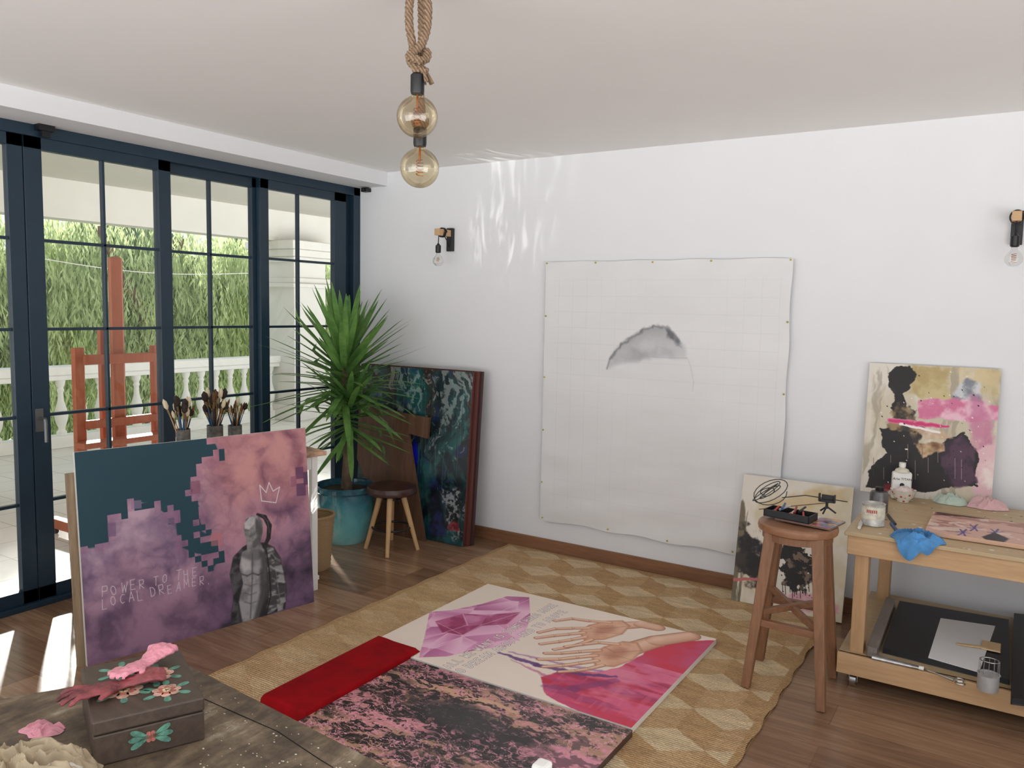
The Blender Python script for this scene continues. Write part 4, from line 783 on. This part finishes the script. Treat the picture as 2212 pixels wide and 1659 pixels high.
def arcstrip(c,r,z0,z1,a0,a1,n=8):
    V=[];F=[]
    for i in range(n+1):
        t=a0+(a1-a0)*i/n; V+=[(c[0]+r*math.cos(t),c[1]+r*math.sin(t),z0),(c[0]+r*math.cos(t),c[1]+r*math.sin(t),z1)]
    for i in range(n): F.append((2*i,2*i+2,2*i+3,2*i+1))
    return V,F
ob("red_lettering",J(*[arcstrip(c,r+.0016,zb+.06,zb+.074,ang0-.1+k*.16,ang0-.1+k*.16+.09,3) for k in range(-3,3)]),M_red,parent=cn)
c=atz(1897,1105,zb); bt=emp("turpentine_bottle",(c[0],c[1],zb),"grey metal bottle with black cap behind the paint can","bottle")
ob("bottle_body",lathe([(.001,0),(.040,0),(.041,.004),(.041,.085),(.035,.098),(.018,.102)],(c[0],c[1],zb),32),plain("dark_tin",(110,108,108),.35,.7,.2),parent=bt)
ob("cap",lathe([(.018,.10),(.019,.102),(.019,.118),(.001,.119)],(c[0],c[1],zb),20),M_black,parent=bt)
c=atz(1950,1083,zb); bw=emp("floral_bowl",(c[0],c[1],zb),"small white floral bowl with a rag inside on the workbench","bowl")
def flor():
    m,nt,b=newmat("floral_ceramic"); v=tex(nt); vo=nt.nodes.new("ShaderNodeTexVoronoi"); vo.inputs["Scale"].default_value=55; nt.links.new(v,vo.inputs["Vector"])
    nt.links.new(ramp(nt,vo.outputs["Distance"],[(.0,(176,60,60)),(.28,(196,90,90)),(.34,(232,228,218)),(1,(236,232,224))]),b.inputs["Base Color"]); b.inputs["Roughness"].default_value=.2; return m
ob("bowl_body",lathe([(.001,0),(.028,0),(.03,.008),(.05,.03),(.058,.058),(.060,.060),(.054,.058),(.044,.03),(.001,.014)],(c[0],c[1],zb),36),flor(),parent=bw)
rag("rag",(c[0],c[1],zb+.045),.045,.04,.04,12,plain("dusty_pink_cloth",(222,206,202),.9),"small crumpled pale rag inside the floral bowl","rag")
c=at(1945,1075,1,-.17); c=np.array([c[0],-.17,zb]); wbt=emp("solvent_bottle",(c[0],c[1],zb),"white rectangular solvent bottle with printed label on the workbench","bottle")
Rb=Matrix.Rotation(.25,3,'Z')
ob("bottle_body",J(cube((c[0],c[1],zb+.07),(.09,.045,.14),Rb)),plain("white_plastic",(236,235,230),.35,var=.02),parent=wbt,bevel=.01)
ob("shoulder",J(lathe([(.035,.14),(.03,.152),(.014,.160),(.014,.168)],tuple(c),20)),plain("cream_plastic",(220,214,196),.35,var=.02),parent=wbt)
ob("cap",lathe([(.016,.166),(.016,.186),(.001,.187)],tuple(c),20),M_white,parent=wbt)
def lettering(txt,loc,size,mat,parent,rot,name="label_lettering"):
    cu=bpy.data.curves.new(name,"FONT"); cu.body=txt; cu.size=size; cu.align_x='CENTER'; cu.extrude=.0003; cu.materials.append(mat)
    tmp=bpy.data.objects.new("tmp_text",cu); COL.objects.link(tmp); bpy.context.view_layer.update()
    me=bpy.data.meshes.new_from_object(tmp.evaluated_get(bpy.context.evaluated_depsgraph_get())); bpy.data.objects.remove(tmp)
    o=bpy.data.objects.new(name,me); COL.objects.link(o); o.parent=parent; b=Vector(parent["_b"]); o.location=Vector(loc)-b; o.rotation_euler=rot; return o
M_ink=plain("black_ink",(40,40,42),.5)
nrm=Rb@Vector((0,-1,0)); lc=Vector(tuple(c))+nrm*.0232
lettering("Arte TITAN",(lc.x,lc.y,zb+.10),.017,M_ink,wbt,(math.pi/2,0,.25))
ob("label_emblem",cyl(tuple(lc+Vector((0,0,.075))),tuple(lc+Vector((0,0,.075))+nrm*.0006),.011,n=24),M_ink,parent=wbt)
p=atz(1856,1140,zb+.008);q=atz(1862,1122,zb+.008)
ob("tube_of_paint",tube([p,p*.5+q*.5,q],[.007,.009,.003],12),plain("cream_tube",(206,202,190),.4),base=tuple(p),label="small pale paint tube lying at the bench corner",cat="paint tube")
for k,(x,y,c_) in enumerate(((1925,1130,(50,80,130)),(1918,1112,(60,60,70)))):
    p=atz(x,y,zb+.006);q=atz(x+16,y+20,zb+.006); ob("marker_pen",tube([p,q],.006,10),plain("pen_%s"%("blue","grey")[k],c_,.4),base=tuple(p),label=("blue marker pen lying on the bench","dark grey pen lying on the bench")[k],cat="pen")
Rq=random.Random(5)
for nm,cc_,cnt in (("white_paint_stains",(222,216,206),26),("dark_paint_stains",(60,50,48),20),("pink_paint_stains",(190,110,124),10)):
    o=ob(nm,J(*[lathe([(.0005,.0012),(rr_*.7,.0010),(rr_,.0002)],(Rq.uniform(X0,X0+.75),Rq.uniform(Y0,Y1-.1),.70),9,1,Rq.uniform(.4,1)) for rr_ in [Rq.uniform(.003,.011) for _ in range(cnt)]]),plain(nm+"_material",cc_,.5),parent=wb); o["kind"]="stuff"
# ------------------------------------------------------------------ tall stool
cx,cy=3.53,-1.05; st=emp("bar_stool",(cx,cy,0),"tall warm brown wooden stool with round seat holding painting tools","stool")
ob("seat",lathe([(.001,.685),(.150,.685),(.163,.692),(.166,.705),(.163,.718),(.155,.724),(.12,.722),(.001,.718)],(cx,cy,0),48),wood("stool_seat_wood",(128,86,60),(168,122,88),0,rough=.4),parent=st)
ft=[(3.385,-1.215),(3.36,-.90),(3.70,-1.235),(3.68,-.88)]; tp=[(cx-.085,cy-.095),(cx-.10,cy+.085),(cx+.105,cy-.09),(cx+.095,cy+.09)]
def sqbar(p0,p1,w0,w1,ang=0):
    p0=Vector(p0);p1=Vector(p1);V=[]
    t=(p1-p0).normalized(); s_=t.cross(Vector((0,1,0.01))).normalized(); u_=s_.cross(t).normalized()
    for p,w in ((p0,w0),(p1,w1)):
        for a_,b_ in ((-1,-1),(1,-1),(1,1),(-1,1)): V.append(tuple(p+s_*a_*w/2+u_*b_*w/2))
    return V,[(3,2,1,0),(4,5,6,7),(0,1,5,4),(1,2,6,5),(2,3,7,6),(3,0,4,7)]
for f_,t_ in zip(ft,tp): ob("leg",sqbar((f_[0],f_[1],.0095 if f_[0]<3.5 else .002),(t_[0],t_[1],.69),.036,.05),M_stool,parent=st,smooth=False,bevel=.004)
def lp(i,z): k=z/.69; return (ft[i][0]*(1-k)+tp[i][0]*k,ft[i][1]*(1-k)+tp[i][1]*k,z)
ob("rung",sqbar(lp(0,.30),lp(2,.30),.03,.03),M_stoolx,parent=st,smooth=False,bevel=.003)
ob("rung",sqbar(lp(1,.32),lp(3,.32),.03,.03),M_stoolx,parent=st,smooth=False,bevel=.003)
ob("cross_rung",J(sqbar(lp(0,.34),lp(3,.36),.026,.026),sqbar(lp(1,.38),lp(2,.31),.026,.026)),M_stoolx,parent=st,smooth=False,bevel=.003)
ob("seat_ring",lathe([(.11,.655),(.145,.655),(.145,.686),(.11,.686)],(cx,cy,0),32),M_stool,parent=st)
zq=.724
a=Art((cx-.06,cy+.135,zq+.012),(.98,-.18,0),(-.18,-.98,0),.24,.17,120,(150,110,110))
U,V=a.U,a.V; 
for k,c_ in enumerate(((196,60,90),(60,70,140),(226,210,190),(70,50,60),(206,150,60),(120,140,170))): lay(a,fbm(U*26+k*3,V*26,3,k),.56,.62,c_,.9)
a.build("paint_palette",.008,M_artg,edge=(120,90,80),label="paint-smeared rectangular palette board on the tall stool",category="palette")
c=atz(1706,1116,zq+.02); R4=Matrix.Rotation(-.15,3,'Z')
tr=emp("tool_tray",(c[0],c[1],zq+.0125),"open black plastic tray full of brushes and tools on stool","tray")
cc_=Vector((c[0]+.0,c[1]+.01,zq+.0135))
def tbx(x0,x1,y0,y1,z0,z1): p=R4@Vector(((x0+x1)/2,(y0+y1)/2,0)); return cube((cc_.x+p.x,cc_.y+p.y,cc_.z+(z0+z1)/2),(x1-x0,y1-y0,z1-z0),R4)
ob("tray_body",J(tbx(-.10,.10,-.05,.05,0,.003),tbx(-.10,.10,-.05,-.046,0,.03),tbx(-.10,.10,.046,.05,0,.03),tbx(-.10,-.096,-.05,.05,0,.03),tbx(.096,.10,-.05,.05,0,.03)),M_blackp,parent=tr,smooth=False)
tc=[(40,40,44),(190,60,40),(180,180,184),(60,90,130),(206,110,60),(220,214,200),(140,30,40)]
for k in range(9):
    p=R4@Vector((-.08+.018*k,-.03+.008*(k%3),0)); q=R4@Vector((-.06+.016*k+random.uniform(-.03,.03),.04-.01*(k%2),0)); z=cc_.z+.012+.009*(k%4)
    ob("paint_stick",tube([(cc_.x+p.x,cc_.y+p.y,z),(cc_.x+q.x,cc_.y+q.y,z+.012)],[.0055,.0045],10),plain("stick_%d"%k,tc[k%7],.4),base=(cc_.x+p.x,cc_.y+p.y,z),label="slim %s tool handle lying in the black tray"%["black","red","silver","blue","orange","cream","crimson"][k%7],cat="tool",group="tools in the tray")
c=atz(1785,1110,zq+.01); ph=emp("phone_holder",(c[0],c[1],zq+.0125),"small black phone clamp on a mini tripod","phone holder")
z=zq+.0135
ob("tripod_legs",J(*[tube([(c[0],c[1],z+.03),(c[0]+.04*math.cos(t),c[1]+.035*math.sin(t),z+.003)],.004,8) for t in (.3,2.4,4.5)]),M_blackp,parent=ph)
ob("clamp",J(cyl((c[0],c[1],z+.02),(c[0],c[1],z+.05),.006),cube((c[0],c[1],z+.055),(.07,.014,.012)),cube((c[0]-.032,c[1]-.005,z+.07),(.007,.02,.035)),cube((c[0]+.032,c[1]-.005,z+.07),(.007,.02,.035)),cube((c[0],c[1]+.006,z+.068),(.05,.005,.028))),M_blackp,parent=ph,bevel=.002)
# ------------------------------------------------------------------ foreground table
zt=.75
def oldwood():
    m,nt,b=newmat("weathered_table_wood"); v=tex(nt,(9,2,2)); f=nz(nt,v,2.4,9,.72,.8); v2=tex(nt); f2=nz(nt,v2,11,6,.7)
    mx=nt.nodes.new("ShaderNodeMix"); mx.inputs[0].default_value=.55; nt.links.new(f,mx.inputs[2]); nt.links.new(f2,mx.inputs[3])
    nt.links.new(ramp(nt,mx.outputs[0],[(.34,(56,46,38)),(.44,(84,71,58)),(.51,(106,91,74)),(.57,(126,109,89)),(.66,(172,158,138))]),b.inputs["Base Color"]); b.inputs["Roughness"].default_value=.55; bump(nt,b,mx.outputs[0],.2,.004); return m
M_old=oldwood(); tt=emp("rustic_table",(3.0,-3.9,0),"weathered dark wooden table with worn paint-spotted top","table")
ob("table_top",prism([(2.655,-3.425),(2.10,-4.38),(3.50,-4.40),(3.50,-3.497)],(0,0,zt),(1,0,0),(0,1,0),.045),M_old,parent=tt,smooth=False,bevel=.004)
for x,y in ((2.78,-3.56),(3.40,-3.60),(2.36,-4.24),(3.40,-4.3)): ob("leg",mm(x-.04,x+.04,y-.04,y+.04,0,.705),M_old,parent=tt,smooth=False,bevel=.004)
ob("crack",tube([atz(437,1508,zt+.0003),atz(520,1545,zt+.0003),atz(600,1580,zt+.0003),atz(690,1640,zt+.0003),atz(720,1658,zt+.0003)],[.0012,.0016,.0012,.0014,.001],5,.3),plain("dark_crack",(12,10,9),.9),parent=tt)
Rp=random.Random(9); sp_=[]
while len(sp_)<70:
    x=Rp.uniform(430,790); y=Rp.uniform(1470,1659)
    if y>1450+(x-440)*.5+22: 
        rr_=Rp.uniform(.0008,.0030); sp_.append(lathe([(.0004,.0010),(rr_*.6,.0008),(rr_,.0002)],(*tuple(atz(x,y,zt)[:2]),zt),7,1,Rp.uniform(.5,1)))
o=ob("paint_splashes",J(*sp_),plain("dried_white_paint",(206,198,182),.6),parent=tt); o["kind"]="stuff"
Pc=[Vector((2.883,-3.795)),Vector((2.967,-3.618))]; ex=(Pc[1]-Pc[0]).normalized(); ey=Vector((-ex.y,ex.x)); BW,BD=.197,.262
def bpt(u,v,z): p=Pc[0]+ex*u+ey*v; return (p.x,p.y,z)
def bbox(u0,u1,v0,v1,z0,z1): V=[bpt(u,v,z) for u in (u0,u1) for v in (v0,v1) for z in (z0,z1)]; return V,[(0,1,3,2),(4,6,7,5),(0,4,5,1),(2,3,7,6),(0,2,6,4),(1,5,7,3)]
cb=bpt(BW/2,BD/2,zt+.001); bxo=emp("painted_box",cb,"dark wooden box with painted folk flowers standing on table","box")
M_bxw=wood("dark_brown_box_wood",(62,50,43),(92,78,67),0,rough=.4)
ob("box_body",bbox(0,BW,0,BD,zt+.001,zt+.06),M_bxw,parent=bxo,smooth=False,bevel=.003)
ob("lid",bbox(-.001,BW+.001,-.001,BD+.001,zt+.0615,zt+.09),M_bxw,parent=bxo,smooth=False,bevel=.004)
def petal(c,az,l,w,N=12,z=0):
    V=[]
    for i in range(N): t=2*math.pi*i/N; r_=l/2*(1+math.cos(t)); s_=w/2*math.sin(t)*(1.0+.35*math.cos(t)); V.append((c[0]+r_*math.cos(az)-s_*math.sin(az),c[1]+r_*math.sin(az)+s_*math.cos(az)))
    return V
def toppoly(L,z):
    ds=[]
    for P_ in L: ds.append(([bpt(u,v,z) for u,v in P_]+[bpt(u,v,z+.0004) for u,v in P_],[tuple(range(len(P_)))[::-1],tuple(range(len(P_),2*len(P_)))]+[(i,(i+1)%len(P_),(i+1)%len(P_)+len(P_),i+len(P_)) for i in range(len(P_))]))
    return J(*ds)
def frpoly(L):
    ds=[]
    for P_ in L: ds.append(([bpt(u,-.0016,zt+z) for u,z in P_]+[bpt(u,-.001,zt+z) for u,z in P_],[tuple(range(len(P_))),tuple(range(len(P_),2*len(P_)))[::-1]]))
    return J(*ds)
M_grn=plain("green_folk_paint",(92,142,124),.5,var=.25,scale=60); M_crm=plain("faded_rose_folk_paint",(196,156,140),.5,var=.25,scale=60); M_rdf=plain("coral_folk_paint",(172,104,92),.5,var=.2,scale=60); M_ctr=plain("pale_centre_paint",(214,196,158),.5,var=.2,scale=60)
gl=[];cl_=[];rl=[];ce=[]
FL=[(BW*.33,BD*.40,.036),(BW*.66,BD*.56,.036),(BW*.36,BD*.76,.028),(BW*.70,BD*.24,.028)]
for u,v,s_ in FL:
    for k in range(6): gl.append(petal((u+s_*.7*math.cos(k*1.05+.4),v+s_*.7*math.sin(k*1.05+.4)),k*1.05+.4,.030,.013))
for u,v,s_ in FL:
    for k in range(7): cl_.append(petal((u,v),k*.898,s_,s_*.62))
    for k in range(6): rl.append(petal((u,v),k*1.047+.3,s_*.62,s_*.36))
    for k in range(5): ce.append(petal((u,v),k*1.256,s_*.3,s_*.26))
ob("leaf_decoration",toppoly(gl,zt+.0902),M_grn,parent=bxo,smooth=False); ob("petal_decoration",toppoly(cl_,zt+.0908),M_crm,parent=bxo,smooth=False); ob("inner_petal_decoration",toppoly(rl,zt+.0914),M_rdf,parent=bxo,smooth=False); ob("flower_centre_decoration",toppoly(ce,zt+.0920),M_ctr,parent=bxo,smooth=False)
ob("leaf_decoration",frpoly([petal((BW/2+sg*.004,.036),(0 if sg>0 else math.pi)+d_,.036,.011) for sg in (-1,1) for d_ in (-.5,0,.5)]),M_grn,parent=bxo,smooth=False)
ob("flower_decoration",frpoly([petal((BW/2,.036),k*1.05,.012,.008) for k in range(6)]),M_rdf,parent=bxo,smooth=False)
ctx=bpy.data.textures.new("crumple","CLOUDS"); ctx.noise_scale=.016; ctx.noise_depth=2
def glove(name,c,az,s,mat,label,curl,cuff,dsp=.006,fan=1.0,cw=1.0,hh=1.0,fl=1.0):
    c=Vector(c); R_=Matrix.Rotation(az,3,'Z'); ds=[]
    def g(x,y,z): return tuple(c+R_@Vector((x*s,y*s,z*s*hh)))
    ds.append(tube([g(-.055,0,.011),g(-.02,0,.012),g(.02,0,.013),g(.055,0,.012)],[.028*s*cw,.036*s,.042*s,.038*s],16,.26*hh))
    for k,(y,L,an) in enumerate(((-.030,.064,-.30),(-.010,.082,-.10),(.011,.078,.08),(.030,.064,.28))):
        an*=fan; L*=fl; ds.append(tube([g(.03,y*.85,.013),g(.05+L*.4*math.cos(an),y+L*.4*math.sin(an),.019),g(.05+L*.75*math.cos(an+curl),y+L*.75*math.sin(an+curl),.015),g(.05+L*math.cos(an+1.6*curl),y+L*math.sin(an+1.6*curl),.009)],[.0115*s,.0115*s,.0105*s,.0080*s],10,.7))
    ds.append(tube([g(-.02,.02,.013),g(.005,.046,.016),g(.028,.066,.011)],[.014*s,.012*s,.009*s],10,.8))
    ds.append(tube([g(-.045,0,.012),g(-.085,.0+cuff*.3,.016),g(-.125,cuff*.8,.024),g(-.165,cuff*1.2,.018)],[.028*s*cw,.034*s*cw,.044*s*cw,.042*s*cw],16,.34*hh))
    o=ob(name,J(*ds),mat,base=tuple(c),label=label,cat="glove",ang=180)
    m=o.modifiers.new("r",'REMESH'); m.mode='VOXEL'; m.voxel_size=.0014; m.use_smooth_shade=True
    m=o.modifiers.new("s",'SMOOTH'); m.iterations=3; m.factor=.5
    m=o.modifiers.new("d",'DISPLACE'); m.texture=ctx; m.strength=dsp; m.mid_level=.58; m.texture_coords='LOCAL'
    return o
M_gl=plain("used_red_rubber",(120,60,64),.4,var=.45,scale=22,bs=.2); M_gp=plain("pink_rubber",(224,148,164),.35,var=.10,scale=20,bs=.1)
zl=zt+.0925
def azm(p0,p1): d=np.array(atz(*p1,zl))-np.array(atz(*p0,zl)); return math.atan2(d[1],d[0])
g1=atz(228,1484,zl+.01); glove("rubber_glove",(g1[0],g1[1],zl),azm((300,1460),(165,1494)),.66,M_gl,"dark red stained rubber glove lying on the painted box",.10,.012,.006,1.0)
g2=atz(292,1442,zl+.02); glove("rubber_glove",(g2[0],g2[1],zl+.014),azm((360,1415),(240,1470)),.56,M_gp,"crumpled pink rubber glove resting on the box",.15,-.02,.009,.5,1.25,1.1,.6)
rag("rag",atz(92,1578,zt),.045,.026,.02,21,plain("pink_fabric",(218,150,164),.8,sheen=.1),"small crumpled pink cloth on the rustic table","rag",.5,pw=2.2)
M_linen=plain("beige_linen",(180,163,136),.9,var=.08,scale=20,bs=.15)
rag("linen_cloth",atz(45,1695,zt),.150,.095,.078,31,M_linen,"crumpled beige linen cloth on the rustic table","cloth",.5,freq=12,pw=3.0,floor_=.35)
rag("lace_cloth",np.array(atz(120,1668,zt+.03)),.045,.022,.018,14,plain("white_lace",(220,215,206),.8,var=.12,scale=90,bs=.6),"small white lace piece lying over the linen cloth","cloth",.7,freq=10,pw=2.5)
ch=emp("chair",(3.80,-3.50,0),"white painted wooden chair standing beside the rustic table","chair")
ob("backrest",J(mm(3.57,3.60,-3.36,-3.325,.0,.775),mm(3.57,3.60,-3.75,-3.715,0,.775),mm(3.573,3.597,-3.72,-3.35,.68,.765),mm(3.573,3.597,-3.72,-3.35,.55,.60)),M_white,parent=ch,smooth=False,bevel=.006)
ob("seat",mm(3.58,4.0,-3.76,-3.32,.43,.455),M_white,parent=ch,smooth=False,bevel=.006)
for y in (-3.73,-3.35): ob("leg",mm(3.96,3.99,y-.015,y+.015,0,.43),M_white,parent=ch,smooth=False,bevel=.003)
# ------------------------------------------------------------------ light
sc=bpy.context.scene
w=bpy.data.worlds.new("sky"); sc.world=w; w.use_nodes=True; nt=w.node_tree; bg=nt.nodes["Background"]
tc_=nt.nodes.new("ShaderNodeTexCoord"); sp=nt.nodes.new("ShaderNodeSeparateXYZ"); nt.links.new(tc_.outputs["Generated"],sp.inputs[0])
ma=nt.nodes.new("ShaderNodeMath"); ma.operation='MULTIPLY_ADD'; ma.inputs[1].default_value=.5; ma.inputs[2].default_value=.5; nt.links.new(sp.outputs[2],ma.inputs[0])
r_=nt.nodes.new("ShaderNodeValToRGB"); e=r_.color_ramp.elements; e[0].position=.0; e[0].color=(3.5,3.5,3.5,1); e[1].position=1; e[1].color=(.60,.78,1,1)
x=e.new(.47); x.color=(3.5,3.5,3.5,1); x=e.new(.52); x.color=(.95,.96,.98,1); x=e.new(.75); x.color=(.76,.88,1.0,1)
nt.links.new(ma.outputs[0],r_.inputs["Fac"]); nt.links.new(r_.outputs["Color"],bg.inputs["Color"]); bg.inputs["Strength"].default_value=1.24
su=bpy.data.lights.new("sun","SUN"); su.energy=11; su.angle=math.radians(2.2); su.color=(1,.96,.90); so=bpy.data.objects.new("sun",su); COL.objects.link(so)
so.rotation_euler=Vector((1,-.6,-.42)).to_track_quat('-Z','Y').to_euler()
# rippled sun reflections thrown up onto the wall and ceiling
sl_=bpy.data.lights.new("sun_reflection","SPOT"); sl_.energy=120; sl_.spot_size=math.radians(27); sl_.spot_blend=1.0; sl_.shadow_soft_size=.004; sl_.color=(1,.99,.97)
lo_=bpy.data.objects.new("sun_reflection",sl_); COL.objects.link(lo_); lo_.location=(1.0,-1.55,.35); lo_.rotation_euler=(Vector((1.28,0,2.44))-Vector((1.0,-1.55,.35))).to_track_quat('-Z','Y').to_euler()
sl_.use_nodes=True; nt=sl_.node_tree; em=nt.nodes["Emission"]; tcn=nt.nodes.new("ShaderNodeTexCoord"); mp=nt.nodes.new("ShaderNodeMapping"); mp.inputs["Rotation"].default_value=(0,.7,0); mp.inputs["Scale"].default_value=(48,14,14)
nn=nt.nodes.new("ShaderNodeTexNoise"); nn.inputs["Scale"].default_value=1; nn.inputs["Detail"].default_value=2; nn.inputs["Distortion"].default_value=.8; nt.links.new(tcn.outputs["Normal"],mp.inputs[0]); nt.links.new(mp.outputs[0],nn.inputs["Vector"])
rr=nt.nodes.new("ShaderNodeValToRGB"); rr.color_ramp.elements[0].position=.53; rr.color_ramp.elements[0].color=(0,0,0,1); rr.color_ramp.elements[1].position=.68; nt.links.new(nn.outputs["Fac"],rr.inputs["Fac"]); nt.links.new(rr.outputs["Color"],em.inputs["Strength"])
# ------------------------------------------------------------------ camera
cd=bpy.data.cameras.new("camera"); cd.sensor_width=36; cd.lens=FPX/2212*36; cd.clip_start=.05; co=bpy.data.objects.new("camera",cd); COL.objects.link(co)
mt=Matrix(((CR[0],CU[0],-_fw[0],CAM[0]),(CR[1],CU[1],-_fw[1],CAM[1]),(CR[2],CU[2],-_fw[2],CAM[2]),(0,0,0,1))); co.matrix_world=mt; sc.camera=co
sc.view_settings.view_transform='Standard'; sc.view_settings.look='None'; sc.view_settings.exposure=0
for o in bpy.data.objects:
    if "_b" in o: del o["_b"]
